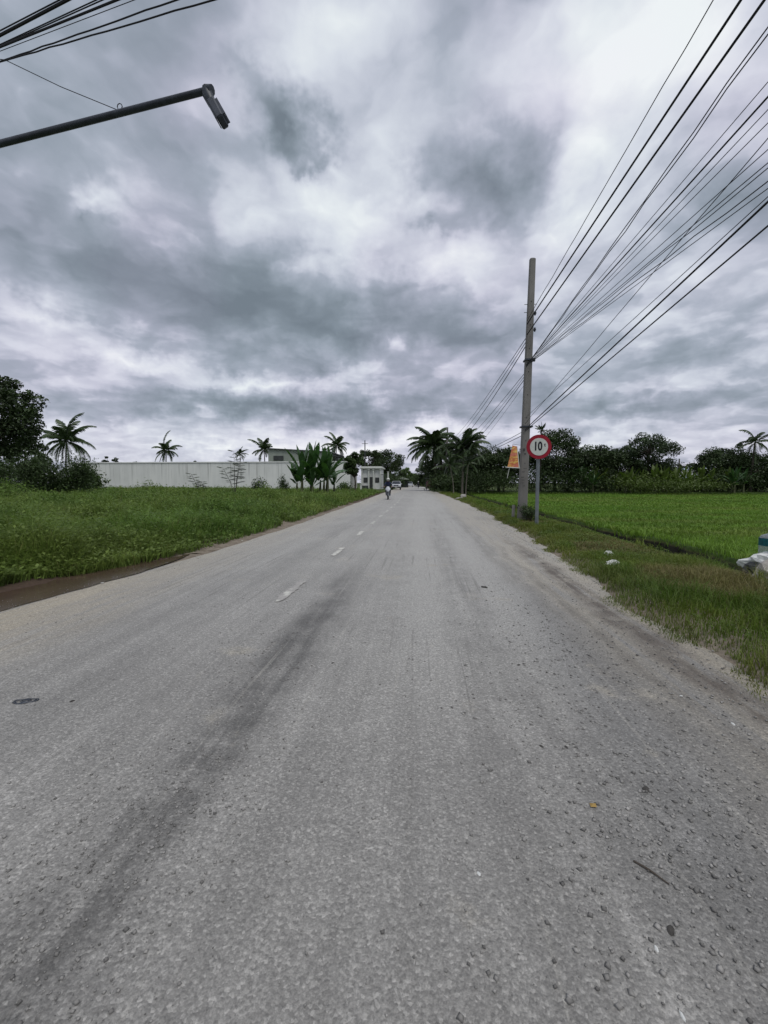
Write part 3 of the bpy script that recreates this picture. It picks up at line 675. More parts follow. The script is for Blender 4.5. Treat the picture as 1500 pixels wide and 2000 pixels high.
for (px, py, Y, R_, hh, lb) in ((232, 1000, 17, .9, 1.0, 'dark leafy clump in the weeds below the left end of the wall'), (95, 1010, 15, .9, .95, 'dark leafy clump in the weeds below the large dark bush'), (425, 1035, 13.5, .8, .75, 'dark low clump at the road side of the left weeds, nearest the road'), (20, 985, 20, 1.3, 1.3, 'tall leafy clump in the weeds at the far left edge'), (360, 985, 22, 1.2, 1.1, 'leafy clump in the middle of the left weeds before the wall'), (180, 1045, 11, .6, .75, 'leafy clump nearest the viewer in the left weeds'), (520, 985, 25, .9, .9, 'small leafy clump between the sapling and the road'), (300, 965, 33, 1.6, 1.25, 'wide leafy clump close before the lone palm and wall')):
    g_ = ground_pt(px, Y); shrub('weed_clump', lb, g_, R_, hh, 1500, .055+.0028*Y, 'weed', cat='weeds', group='leafy clumps in the left weeds', clus=22)
sapling('sapling', 'taller thin sapling with feathery leaves standing before the white wall', ground_pt(458, 35), zt(884, 35, 458), [(-.1, .98), (.75, .88), (-1.0, .62), (.4, .7)])
sapling('sapling', 'short bent sapling low before the wall, left of the taller sapling', ground_pt(388, 38), zt(928, 38, 380), [(-.85, .95), (.3, .6)])
shrub('small_bush', 'small round dark bush at the foot of the wall beside the banana clump', ground_pt(506, 52), .9, 1.75, 900, .2)
shrub('small_bush', 'little upright bush at the foot of the wall nearest the banana clump', ground_pt(554, 52), .75, 2.0, 900, .2)
banana('banana_plant', 'big banana clump with torn upright leaves before the white wall', ground_pt(610, 40), zt(868, 40, 612)+.3, 9, 6, spread=.85, leafL=2.7)
banana('banana_plant', 'lower banana plant leaning out on the left of the big clump', ground_pt(588, 38.5), 3.2, 9, 3, spread=.5, leafL=1.7)
banana('banana_plant', 'smaller banana plant on the right side of the big clump', ground_pt(641, 42), 3.6, 8, 2, spread=.4, leafL=1.7)
tree('roadside_tree', 'small dark round-leaved tree between the banana clump and the white house', 'tree', ground_pt(692, 52), zt(884, 52, 692), 1.75, cb=.35, ncl=22, per=150, leaf=.30, tr=.10, squash=1, limbs=14, m='leafbush')
shrub('small_bush', 'low bush in the grass under the small round-leaved tree', ground_pt(672, 50), 1.3, 1.6, 1600, .2, 'leafmid')
tree('roadside_tree', 'tall dark tree directly behind the thin pole left of the road', 'tree', ground_pt(722, 96), zt(874, 96, 722), 3.9, cb=.35, ncl=30, per=150, leaf=.34)
tree('roadside_tree', 'widest dark tree left of the road, over the white car', 'tree', ground_pt(757, 102), zt(878, 102, 757), 4.2, cb=.38, ncl=36, per=150, leaf=.36)
tree('distant_tree', 'greener tree at the left side of the far end of the road', 'tree', ground_pt(790, 165), zt(909, 165, 790), 4.6, cb=.02, ncl=34, per=130, leaf=.55, m='leafmid')
tree('distant_tree', 'dark low tree behind the white car at the far road end', 'tree', ground_pt(772, 135), zt(912, 135, 772), 4.0, cb=.12, ncl=26, per=120, leaf=.5)
tree('distant_tree', 'small pale green tree closing the far end of the road', 'tree', ground_pt(806, 260), zt(925, 260, 806), 4.8, cb=.05, ncl=24, per=110, leaf=.8, m='leafmid')
tree('distant_tree', 'last dark tree on the right of the far road end', 'tree', ground_pt(819, 200), zt(925, 200, 819), 3.6, cb=.05, ncl=24, per=110, leaf=.7)
# right side of the road ------------------------------------------------
palm('coconut_palm', 'left one of the two big coconut palms right of the road', ground_pt(851, 74), zt(872, 74, 851), 3.7, 38, lean=-.4, droop=.95, leafw=.10)
palm('coconut_palm', 'right one of the two big coconut palms, behind the far concrete pole', ground_pt(903, 58), zt(872, 58, 903), 2.9, 38, lean=.2, droop=.95, leafw=.10, bark='barkpale')
for (dx, h, lb) in ((-14, 3.4, 'left slim young palm stem at the foot of the right coconut palm'), (10, 4.0, 'right slim young palm stem at the foot of the right coconut palm')):
    palm('young_palm', lb, ground_pt(900+dx, 54), h, 1.7, 12, lean=-.5 if dx < 0 else .3, group='young palms by the road', tr=.06, bark='barkpale', droop=.7, erect=.25)
tree('roadside_tree', 'dark dense tree under the left coconut palm right of the road', 'tree', ground_pt(862, 80), zt(868, 80, 862), 4.0, cb=.05, ncl=66, per=170, leaf=.34)
tree('roadside_tree', 'dark dense tree under the right coconut palm', 'tree', ground_pt(902, 76), zt(872, 76, 902), 2.9, cb=.05, ncl=60, per=150, leaf=.32)
tree('roadside_tree', 'shorter dark tree overhanging the right road edge before the far end', 'tree', ground_pt(836, 110), zt(905, 110, 836), 3.4, cb=.12, ncl=30, per=130, leaf=.42)
tree('spreading_tree', 'dark layered spreading tree left of the near concrete pole', 'tree', ground_pt(975, 66), zt(872, 66, 975), 5.2, cb=.18, ncl=90, per=190, leaf=.28, squash=.35, crad=.22, tr=.2)
tree('spreading_tree', 'dark low tree left of the layered tree behind the roadside', 'tree', ground_pt(940, 70), zt(884, 70, 940), 4.0, cb=.03, ncl=70, per=160, leaf=.3)
tree('orchard_tree', 'dark full tree directly behind the round speed sign', 'tree', ground_pt(1085, 66), zt(838, 66, 1085), 5.2, cb=.05, ncl=110, per=190, leaf=.27, crad=.23)
palm('small_palm', 'flat-topped little palm poking out above the round sign', ground_pt(1055, 64), zt(841, 64, 1055), .95, 14, cat='palm tree', droop=.25)
tree('orchard_tree', 'dark tree right of the sign tree, half as tall', 'tree', ground_pt(1160, 67), zt(868, 67, 1165), 4.8, cb=.05, ncl=85, per=170, leaf=.29)
tree('orchard_tree', 'dark low tree left of the airy tree beyond the rice field', 'tree', ground_pt(1212, 68), zt(876, 68, 1212), 3.9, cb=.03, ncl=70, per=170, leaf=.27)
tree('airy_tree', 'tall airy tree with sky between its round leaf tufts beyond the rice field', 'tree', ground_pt(1268, 67), zt(838, 67, 1268), 5.0, cb=.34, ncl=66, per=115, leaf=.27, m='leafair', crad=.17, shell=.25, tr=.13, trunkh=.8, limbs=40)
tree('orchard_tree', 'dark tree at the foot of the airy tree', 'tree', ground_pt(1268, 70), zt(900, 70, 1268), 5.0, cb=.02, ncl=80, per=170, leaf=.28)
tree('orchard_tree', 'dark tree right of the distant metal roof', 'tree', ground_pt(1402, 68), zt(872, 68, 1402), 4.2, cb=.03, ncl=85, per=170, leaf=.27)
tree('airy_tree', 'thin airy tree between the metal roof and the right-hand palm', 'tree', ground_pt(1436, 70), zt(866, 70, 1436), 2.6, cb=.4, ncl=22, per=90, leaf=.26, m='leafair', crad=.22, shell=.25, tr=.1, trunkh=.75, limbs=20)
tree('orchard_tree', 'dark dense tree at the right edge beyond the rice field', 'tree', ground_pt(1478, 66), zt(878, 66, 1478), 4.8, cb=.03, ncl=85, per=170, leaf=.27)
tree('orchard_tree', 'dark tree cut by the right edge of the frame beyond the rice', 'tree', ground_pt(1545, 68), zt(872, 68, 1500), 4.6, cb=.04, ncl=50, per=150, leaf=.28)
palm('coconut_palm', 'palm with ragged fronds above the dark trees at the right edge', ground_pt(1466, 64), zt(866, 64, 1466), 2.1, 13, lean=.3, droop=1.2)
shr = [(930, 62.5, 3.2, 'left of the near pole'), (985, 63, 3.4, 'behind the near pole'), (1045, 63, 3.4, 'under the sign tree'), (1110, 63.5, 3.2, 'right of the sign tree'), (1170, 64, 2.6, 'left of the light banana row'), (1395, 65, 3.0, 'right of the metal roof'), (1450, 65.5, 3.2, 'near the right edge'), (1510, 66, 3.4, 'at the right edge')]
for (px, Y, hh, lb) in shr:
    shrub('hedge_bush', 'dark undergrowth bush '+lb+' at the far field edge', ground_pt(px, Y), 3.1, hh, 3400, .26, 'leafbush', group='undergrowth along the far field edge', clus=26)
bl = [(1136, 'leftmost, below the sign tree'), (1168, 'second from the left, right of the sign tree'), (1205, 'before the low tree left of the airy tree'), (1238, 'under the left side of the airy tree'), (1272, 'under the middle of the airy tree'), (1302, 'under the right side of the airy tree'), (1338, 'under the left end of the metal roof'), (1368, 'under the right end of the metal roof'), (1402, 'just right of the metal roof'), (1445, 'rightmost, below the ragged palm')]
for i, (px, lb) in enumerate(bl):
    banana('field_banana_plant', 'yellow-green banana plant in the far row, '+lb, ground_pt(px, 62.6+1.2*(i % 3)), 3.3+.8*RS.rand(), 8, 3, 'bananalight' if i not in (0, 9) else 'banana', 'row of banana plants beyond the rice', .95, 1.9)
shrub('weedy_hedge', 'yellow-green weedy hedge below the airy tree at the far field edge', ground_pt(1262, 63.6), 5.5, 2.4, 7500, .26, 'bananalight', clus=40)
shrub('weedy_hedge', 'yellow-green weedy hedge below the metal roof at the far field edge', ground_pt(1352, 64), 4.5, 1.9, 5500, .26, 'bananalight', clus=36)
shrub('roadside_plant', 'dark leafy plant between the near concrete pole and the signpost', ground_pt(1033, 15.2), .30, .62, 900, .07, 'leafbush', cat='plant')
for (px, Y, hh, R_, lb) in ((752, 125, 4.5, 5.5, 'left of the road behind the gate'), (778, 175, 4.5, 6.5, 'left of the road beyond the stall'), (826, 150, 4.5, 4.5, 'right of the road before the far end'), (812, 330, 6, 9, 'closing the view at the very end of the road'), (872, 72, 3.2, 2.4, 'at the foot of the left coconut palm'), (890, 66, 2.8, 3.0, 'at the foot of the right coconut palm'), (738, 108, 3.4, 4.0, 'behind the white house')):
    shrub('hedge_bush', 'dark roadside undergrowth '+lb, ground_pt(px, Y), R_, hh, 3000, .26+.0016*Y, 'leafbush', group='dark roadside undergrowth near the road end', clus=26)
# ------------------------------------------------------------------ left wall, workshop, house
WY = 60.0
def wall_mat():
    Mx = bpy.data.materials.new('whitewashed_wall'); Mx.use_nodes = True; t = NT(Mx.node_tree); bs = t.n['Principled BSDF']
    co = t.new('ShaderNodeTexCoord').outputs['Object']; X, Y, Z = t.xyz(co)
    st = t.noise(t.vm('MULTIPLY', co, (1.8, 1, .14)), 1.0, 6, .65); b_ = t.noise(co, .35, 4, .6)
    c = t.ramp(t.m('MULTIPLY_ADD', st, .5, t.m('MULTIPLY', b_, .5)), [(.30, (.54, .555, .53)), (.5, (.64, .655, .63)), (.66, (.70, .71, .68))])
    streak = t.m('MULTIPLY', t.rng(t.noise(t.vm('MULTIPLY', co, (3.5, 1, .08)), 1.0, 4, .7),   .54, .66), t.rng(Z, .5, 3.6))
    c = t.mix(t.m('MULTIPLY', streak, .75), c, (.27, .275, .255))
    base = t.m('MULTIPLY', t.rng(Z, 1.0, .2), .45); c = t.mix(base, c, (.36, .37, .35))
    t.put(bs.inputs['Base Color'], c); bs.inputs['Roughness'].default_value = .9; return Mx
M['wall'] = wall_mat(); M['cap'] = mat('wall_cap', (.66, .67, .65), .85, .12, .6); M['grey'] = mat('grey_cladding', (.27, .30, .26), .7, .1, .5, stretch=(3, 3, .3))
M['roof'] = mat('metal_roof', (.36, .44, .50), .45, .12, 1.0, metal=.2); M['trim'] = mat('dark_trim', (.045, .05, .05), .7, .2, 1)
xl, xr = at(133, 905, WY).x, at(684, 905, WY).x; zt_ = at(400, 904, WY).z
t = thing('boundary_wall', 'long white-washed boundary wall with dark streaks and a thin cap behind the left weeds', 'wall', ((xl+xr)/2, WY, 0))
Lw = xr-xl; mb = MB(); mb.box((0, 0, zt_/2-.3), (Lw, .2, zt_+.6)); mb.box((-Lw/2+.1, 6.1, zt_/2-.2), (.2, 12, zt_+.4)); mb.build('wall_panel', M['wall'], t)
for q in range(8):
    mb = MB(); mb.box((-Lw/2+1.5+q*(Lw-3)/7, -.108, zt_/2-.3), (.16, .022, zt_+.54)); mb.build('pilaster', M['wall'], t)
mb = MB(); mb.box((-.03, 0, zt_+.075), (Lw+.30, .36, .15)); mb.build('wall_cap', M['cap'], t)
# workshop
def px_x(px, Y): return at(px, 900, Y).x
WB = 84.0; x0, x1 = px_x(524, WB), px_x(643, WB); za, zb = zt(877, WB, 530), zt(884, WB, 640)
t = thing('workshop_building', 'grey metal-clad workshop with a dark sloping roof edge behind the wall', 'building', ((x0+x1)/2, WB, 0)); hw = (x1-x0)/2
mb = MB(); mb.prism([(-hw, -.2), (hw, -.2), (hw, zb), (-hw, za)], 0, 14)
mb.build('wall', M['grey'], t)
mb = MB(); mb.prism([(-hw-.1, za+.01), (hw+.4, zb-.03), (hw+.4, zb+.20), (-hw-.1, za+.20)], -.35, 14.4); mb.build('roof', M['trim'], t)
mb = MB()
for q in range(24): mb.box((-hw+.4+q*(2*hw-.8)/23, -.03, 3.4), (.07, .05, 6.6))
mb.build('cladding_rib', M['grey'], t)
mb = MB(); mb.box((-hw+2.1, -.09, 6.2), (2.0, .06, .9)); mb.build('window', M['trim'], t)
x2, x3 = px_x(640, WB)+.5, px_x(684, WB); z2, z3 = zt(888, WB, 642), zt(896, WB, 680)
t = thing('open_shed', 'open shed roof on posts right of the grey workshop', 'shed', (x2, WB, 0)); w_ = x3-x2
mb = MB(); mb.prism([(0, z2-.16), (w_, z3-.16), (w_, z3), (0, z2)], -1, 9); mb.build('roof', M['trim'], t)
for q in (0, .33, .66, 1):
    mb = MB(); mb.box((q*(w_-.3)+.15, -.7, (z2-.35)/2+(z3-z2)*q/2), (.2, .2, z2-.35+(z3-z2)*q)); mb.build('post', M['trim'], t)
mb = MB(); mb.box((w_/2, 8.8, 3.2), (w_, .15, 6.4)); mb.build('back_wall', M['cap'], t)
# white gate house
HB = 86.0; x0, x1 = px_x(706, HB), px_x(744, HB); zh = zt(914, HB, 725)
t = thing('white_house', 'small white flat-roofed house at the left roadside past the wall', 'house', ((x0+x1)/2, HB, 0)); w_ = x1-x0
mb = MB(); mb.box((0, 3, zh/2-.25), (w_, 5.6, zh+.3)); mb.build('wall', M['cap'], t)
mb = MB(); mb.box((0, 2.9, zh+.0), (w_+.7, 6.6, .26), bev=.03); mb.box((0, 2.9, zh+.22), (w_+.2, 6.0, .18)); mb.build('roof', M['white'], t)
for q in (-.48, -.12, .12, .48):
    mb = MB(); mb.box((q*w_, -.1, zh/2-.2), (.26, .26, zh+.1)); mb.box((q*w_, -.1, zh-.35), (.4, .4, .14)); mb.build('pillar', M['white'], t)
mb = MB(); mb.box((.02, .14, 1.25), (.78, .1, 2.5)); mb.build('door', M['trim'], t)
for q in (-.3, .3):
    f_ = MB(); f_.box((q*w_, .16, 1.9), (.8, .06, 1.0)); f_ = f_.build('window', M['trim'], t)
mb = MB(); mb.box((-.3*w_, -.55, .35), (1.2, .5, .9)); mb.build('planter', M['trim'], t)
gx = px_x(750, 84)
t = thing('gate', 'dark metal gate with one white post just right of the white house', 'gate', (gx, 84, 0))
mb = MB()
for q in range(7): mb.box((-.6+q*.2, 0, 1.5), (.05, .05, 3.0))
mb.box((0, 0, 2.95), (1.3, .07, .08)); mb.box((0, 0, .4), (1.3, .07, .08)); mb.build('gate_leaf', M['trim'], t)
mb = MB(); mb.box((.80, 0, 1.65), (.26, .26, 3.5)); mb.box((.80, 0, 3.45), (.36, .36, .1)); mb.build('gate_post', M['white'], t)
mb = MB(); mb.box((0, 0, .5), (.22, .22, 1.2), bev=.02); mb.box((0, 0, 1.12), (.30, .30, .08)); o = mb.build('marker_post', M['white'])
o.location = ground_pt(705, 58); tag(o, 'short white marker post in the grass before the white house', 'post')
# roadside tin-roof stall at far left + distant roof on the right
def stall(name, label, px, Y, w, d, h, m1, m2, rz=0):
    g_ = ground_pt(px, Y); t = thing(name, label, 'stall', g_, rz)
    for sx in (-1, 1):
        for sy in (-1, 1):
            mb = MB(); mb.box((sx*w*.46, sy*d*.46, h*.5), (.09, .09, h)); mb.build('post', M['trim'], t)
    mb = MB(); mb.prism([(-w*.56, h-.1), (w*.56, h-.1), (w*.56, h-.04), (0, h+.55), (-w*.56, h-.04)], -d*.58, d*.58); mb.build('roof', M[m1], t)
    mb = MB(); mb.box((0, d*.4, h*.45), (w*.9, .08, h*.85)); mb.box((0, -d*.1, .5), (w*.7, .5, 1.0)); mb.build('counter', M[m2], t)
stall('roadside_stall', 'tin-roofed stall left of the road just beyond the white car', 787, 128, 3.2, 3, 2.5, 'grey', 'trim')
stall('roadside_stall', 'dark stall under the trees right of the road end', 843, 104, 3.0, 3, 2.4, 'trim', 'trim')
RY = 82.0; x0, x1 = px_x(1325, RY), px_x(1388, RY); za, zb = zt(914, RY, 1325), zt(906, RY, 1385)
t = thing('metal_roofed_building', 'distant pale blue-grey metal-roofed building between the trees on the right', 'building', (x0, RY, 0)); w_ = x1-x0
mb = MB(); mb.prism([(0, 0), (w_+2, 0), (w_+2, zb-.6), (0, za-.6)], 0, 8); mb.build('wall', M['cap'], t)
mb = MB(); mb.add([(-.4, -.6, za-1.9), (w_+2.4, -.6, zb-1.9), (w_+2.4, 4, zb), (-.4, 4, za), (-.4, -.6, za-1.98), (w_+2.4, -.6, zb-1.98), (w_+2.4, 4, zb-.1), (-.4, 4, za-.1)], [(0, 1, 2, 3), (7, 6, 5, 4), (0, 4, 5, 1), (2, 6, 7, 3), (1, 5, 6, 2), (3, 7, 4, 0)]); mb.build('roof', M['roof'], t)
mb = MB(); mb.box((w_/2+1, 4.0, (za+zb)/2+.12), (w_+2.8, .25, .1), rot=Matrix.Rotation(-math.atan((zb-za)/(w_+2.8)), 3, 'Y')); mb.build('ridge', M['trim'], t)
mb = MB(); mb.tube([(0, 0, 0), (.05, 0, zt(896, 66, 1325))], [.12, .08], 7); o = mb.build('timber_post', M['bark'], None, True); o.location = ground_pt(1324, 66); o.location.z -= .1
tag(o, 'bare dark timber post at the left end of the distant metal roof', 'post')
# ------------------------------------------------------------------ poles, wires
def inter(px, py, A, B):
    r = ray(px, py); nx, ny = B[1]-A[1], -(B[0]-A[0]); k = (nx*A[0]+ny*A[1])/(nx*r[0]+ny*r[1]); return Vector((r[0]*k, r[1]*k, H0+r[2]*k))
NP, BP, LP = (3.55, 15.63), (4.2, 1.9), (-6.6, 5.6)          # near pole, pole beside the camera, pole left of the frame
FP = (float(ground_pt(870, 72.5)[0]), 72.5)
def pole(name, label, x, y, h, wb, wt, lean=0.0, extra=True):
    t = thing(name, label, 'utility pole', (x, y, float(hgt(x, y)))); mb = MB(); n_ = 1
    R = Matrix.Rotation(math.atan(lean/h), 3, 'Y'); mb.box((lean/2, 0, h/2-.15), (wb, wb*.8, h+.3), rot=R, taper=wt/wb, bev=wt*.16); mb.build('shaft', M['concrete'], t)
    for zz in ((.80, .83) if extra else ()):
        b_ = MB(); x_ = lean*zz; b_.cyl((x_, 0, h*zz), .012, wb*1.35, (1, 0, 0), 8); b_.build('bolt', M['galv'], t)
    if extra:
        for q in range(9):
            zz = 1.2+q*.78; w_ = wb+(wt-wb)*zz/h; b_ = MB(); b_.cyl((lean*zz/h, -w_*.4-.001, zz), .014, .02, (0, 1, 0), 8); b_.build('climbing_hole', M['ink'], t)
    return t
tp = pole('utility_pole', 'tall tapered grey concrete pole on the right verge beside the round sign', NP[0], NP[1], 8.88, .305, .195, .17)
for zz, xx in ((7.06, .23), (6.52, .23)):      # side insulators, with their brackets
    b_ = MB(); b_.box((.17+.02, -.02, zz), (.20, .05, .04)); ins = b_.build('insulator_bracket', M['galv'], tp)
    b_ = MB(); b_.cyl((xx+.06, -.02, zz), .045, .05); b_.cyl((xx+.06, -.02, zz), .028, .13); b_.build('insulator', M['darksteel'], ins, True)
b_ = MB(); b_.box((.12, 0, 5.50), (.32, .33, .05)); b_.box((.27, -.05, 5.50), (.10, .08, .10)); b_.build('wire_clamp', M['darksteel'], tp)
b_ = MB(); b_.box((.08, 0, 3.24), (.385, .335, .05)); b_.build('wire_clamp', M['darksteel'], tp)
b_ = MB(); b_.box((.25, -.08, 2.62), (.20, .03, .03)); b_.build('sign_bracket', M['white'], tp)
rm = mat('stencil_marks', (.055, .055, .055), .8, .2, 8)
def textobj(name, txt, size, loc, rot, material, parent, sx=1.0, ext=.002, off=0.0, align='CENTER'):
    c = bpy.data.curves.new(name, 'FONT'); c.body = txt; c.size = size; c.extrude = ext; c.offset = off; c.align_x = align; c.align_y = 'CENTER'
    c.materials.append(material); o = bpy.data.objects.new(name, c); SC.collection.objects.link(o)
    dg = bpy.context.evaluated_depsgraph_get(); me = bpy.data.meshes.new_from_object(o.evaluated_get(dg)); bpy.data.objects.remove(o)
    o = bpy.data.objects.new(name, me); SC.collection.objects.link(o); o.location = loc; o.rotation_euler = rot; o.scale = (sx, 1, 1); o.parent = parent
    if not me.materials: me.materials.append(material)
    return o
for q, (dx, dz, w_, h_) in enumerate(((-.05, 2.44, .07, .10), (-.01, 2.30, .06, .05), (-.06, 1.68, .10, .02), (-.08, 1.50, .11, .022), (-.06, 1.40, .09, .018), (.0, 1.80, .12, .014), (-.07, 1.30, .07, .016))):
    pt = MB(); pt.box((dx+.04, -.160+.0008*dz*10-.006, dz), (w_, .004, h_), bev=.0015); pt.build('stencil_mark', rm, tp)
pole('utility_pole', 'distant concrete pole at the right roadside between the two big coconut palms', FP[0], FP[1], 10.3, .42, .24, .25, False)
pole('utility_pole', 'concrete pole just right of the viewpoint holding the overhead wires', BP[0], BP[1], 9.0, .40, .25, 0, False)
lp = pole('utility_pole', 'concrete pole left of the road that carries the street lamp arm', LP[0], LP[1], 8.6, .38, .24, 0, False)
pl = thing('utility_pole', 'thin dark pole rising out of the trees left of the road', 'utility pole', ground_pt(713, 92)); hz_ = zt(861, 92, 713)
b_ = MB(); b_.tube([(0, 0, -.2), (0, 0, hz_)], [.16, .10], 8); b_.build('shaft', M['trim'], pl)
b_ = MB(); b_.box((0, 0, hz_-.7), (1.3, .1, .1)); b_.build('crossarm', M['trim'], pl)
def wire(label, pts, r, group=None, sag=0.0, n_=14, name='overhead_wire', m='cable'):
    P_ = []
    for a, b in zip(pts[:-1], pts[1:]):
        for q in range(n_):
            f = q/n_; p = Vector(a).lerp(Vector(b), f); p.z -= sag*4*f*(1-f); P_.append(p)
    P_.append(Vector(pts[-1])); mb = MB(); mb.tube(P_, r, 6); o = mb.build(name, M[m], None, True); tag(o, label, 'wire', group); return o
def span(label, p_at, p_out, r, A=NP, B=BP, wob=0.0):
    p, q = inter(*p_at, A, B), inter(*p_out, A, B)
    L = (q.x-p.x)**2+(q.y-p.y)**2; s = ((B[0]-p.x)*(q.x-p.x)+(B[1]-p.y)*(q.y-p.y))/L; e = p+(q-p)*s
    off = Vector((B[0]-A[0], B[1]-A[1], 0)).normalized()*0.14
    s2 = ((A[0]-p.x)*(q.x-p.x)+(A[1]-p.y)*(q.y-p.y))/L; s0 = p+(q-p)*s2+off
    pts = [s0, p, q, e-off*1.2]
    if wob:
        rs = np.random.RandomState(int(wob*1000)+int(p_out[1])); q_ = [p]
        for i in range(1, 14): f = i/14; q_.append(p.lerp(q, f)+Vector((0, 0, rs.randn()*wob)))
        pts = [s0]+q_+[q, e-off*1.2]
    mb = MB(); mb.tube(pts, r, 6); o = mb.build('overhead_wire', M['cable'], None, True); return tag(o, label, 'wire', 'wires running along the right side of the road')
SP = [('thin topmost wire of the bundle, leaving the top of the picture furthest left', (1042, 604), (1393, 0), .009, .01),
 ('thick twisted cable, left one of the two thickest above the near pole', (1043, 612), (1447, 0), .020, 0),
 ('thick twisted cable, right one of the two thickest above the near pole', (1045, 631), (1493, 0), .019, 0),
 ('upper wire of the close pair leaving the right frame edge near the top', (1041, 696), (1500, 53), .009, .012),
 ('lower wire of the close pair leaving the right frame edge near the top', (1041, 698), (1500, 67), .009, .02),
 ('hair-thin wire just over the medium cable at the right', (1040, 697), (1500, 160), .0055, 0),
 ('medium cable below the close pair, ending at the clamp of the near pole', (1040, 699), (1500, 189), .012, 0),
 ('hair-thin wire just under the medium cable at the right', (1041, 700), (1500, 214), .0055, 0),
 ('slanting wire that crosses its neighbours and ends low on the near pole', (1038, 812), (1500, 270), .006, .01),
 ('fine wire of the faint fan, uppermost of three below the crossing wire', (1042, 701), (1500, 318), .006, 0),
 ('hair-thin wire just above the topmost faint fan wire', (1041, 700), (1500, 240), .0055, 0),
 ('hair-thin wire between the crossing wire and the fan', (1041, 701), (1500, 292), .0055, 0),
 ('hair-thin wire directly below the dark fan wire', (1042, 704), (1500, 368), .0055, 0),
 ('fine wire of the faint fan, middle of three below the crossing wire', (1042, 702), (1500, 328), .006, .01),
 ('dark medium wire of the fan that bends to the right frame edge', (1042, 703), (1500, 354), .007, .01),
 ('hair-thin wire just above the lower thick cable', (1040, 803), (1500, 384), .0055, 0),
 ('thick cable low on the near pole, upper one of the low pair', (1036, 829), (1500, 394), .014, 0),
 ('lowest cable of all on the right, under the low thick cable', (1036, 833), (1500, 441), .011, 0)]
for s_ in SP: span(*s_[:4], wob=s_[4])
CR = [('uppermost thin wire crossing the top left corner', (0, 60), (116, 0), .007), ('thickest black cable crossing the top left corner', (0, 69), (131, 0), .016),
 ('first wire under the thick black cable at top left', (0, 87), (188, 0), .006), ('second wire under the thick black cable at top left', (0, 90), (200, 0), .006),
 ('medium cable in the middle of the top left bundle', (0, 92), (228, 0), .011), ('faint hair-thin wire in the top left bundle', (0, 100), (262, 0), .0035),
 ('second lowest wire at top left, slightly kinked', (0, 120), (345, 0), .007), ('lowest wire at top left, reaching furthest right along the top edge', (0, 121), (417, 0), .007)]
for lb, a_, b_, r in CR: o = span(lb, a_, b_, r, LP, BP, .0025 if 'lowest' in lb else 0); o['group'] = 'wires crossing the road at top left'
FS = [('upper wire of the top trio running from the near pole to the far pole', 655, 903, 838, 7.9, .012), ('middle wire of the top trio running from the near pole to the far pole', 663, 908, 840, 7.7, .012), ('lower wire of the top trio running from the near pole to the far pole', 671, 917, 842, 7.4, .016),
 ('upper wire of the middle group running from the near pole to the far pole', 725, 921, 850, 6.7, .010), ('second wire of the middle group running from the near pole to the far pole', 731, 926, 856, 6.5, .007), ('third wire of the middle group running from the near pole to the far pole', 737, 929, 862, 6.3, .012), ('lowest wire of the middle group running from the near pole to the far pole', 748, 932, 872, 6.0, .006),
 ('upper wire of the low pair running from the near pole to the far pole', 842, 935, 886, 5.2, .010), ('lower wire of the low pair running from the near pole to the far pole', 849, 930, 892, 5.0, .012)]
for lb, y0, x1, y1, z2, r in FS:
    p = at(1018, y0, 15.63); p.x = NP[0]+.0; a_ = Vector((NP[0]+.17*p.z/8.9-.05, 15.72, p.z)); m_ = inter(x1, y1, NP, FP); c = Vector((FP[0], FP[1]-.2, z2))
    # quadratic through the three points, y as parameter
    P_ = []; y_a, y_m, y_c = a_.y, m_.y, c.y
    for q in range(31):
        yy = y_a+(y_c-y_a)*q/30; la = (yy-y_m)*(yy-y_c)/((y_a-y_m)*(y_a-y_c)); lm = (yy-y_a)*(yy-y_c)/((y_m-y_a)*(y_m-y_c)); lc = (yy-y_a)*(yy-y_m)/((y_c-y_a)*(y_c-y_m))
        fx_ = (m_.x-a_.x)*((yy-y_a)*(yy-y_c))/((y_m-y_a)*(y_m-y_c))+(c.x-a_.x)*((yy-y_a)*(yy-y_m))/((y_c-y_a)*(y_c-y_m)); P_.append(Vector((a_.x+fx_, yy, a_.z*la+m_.z*lm+c.z*lc)))
    mb = MB(); mb.tube(P_, r, 5); o = mb.build('overhead_wire', M['cable'], None, True); tag(o, lb, 'wire', 'wires from the near pole to the far pole')
# ------------------------------------------------------------------ street lamp
AE_ = (-2.19, 4.75)
e = inter(408, 176, LP, AE_); a0 = inter(0, 281, LP, AE_); d = (e-a0); s = (LP[0]+.12-a0.x)/d.x; root_ = a0+d*s
t = thing('street_lamp', 'slim street lamp on a long dark arm reaching in from the left, head hanging down', 'street lamp', root_)
L_ = lambda p: Vector(p)-root_
mb = MB(); mb.tube([L_(root_), L_(e)], [.041, .034], 14); mb.build('arm', M['darksteel'], t, True)
mb = MB(); mb.cyl(L_(root_)+Vector((-.02, 0, 0)), .075, .10, d); mb.box(L_(root_)+Vector((-.05, .02, 0)), (.20, .30, .08)); mb.build('arm_clamp', M['galv'], t)
h0 = inter(402, 190, LP, AE_); h1 = inter(417, 205, LP, AE_); h2 = inter(444, 254, LP, AE_)+Vector((0, -.10, 0)); hd = (h2-h1).normalized()
mb = MB(); mb.tube([L_(inter(404, 172, LP, AE_)), L_(inter(406, 186, LP, AE_)), L_(inter(414, 203, LP, AE_))], [.050, .058, .048], 10); mb.tube([L_(inter(402, 176, LP, AE_)), L_(inter(414, 176, LP, AE_))], [.05, .05], 10)
mb.build('joint', M['darksteel'], t, True)
u = hd.cross(Vector((0, 1, 0))).normalized(); w = u.cross(hd).normalized(); R = Matrix((u, w, hd)).transposed()
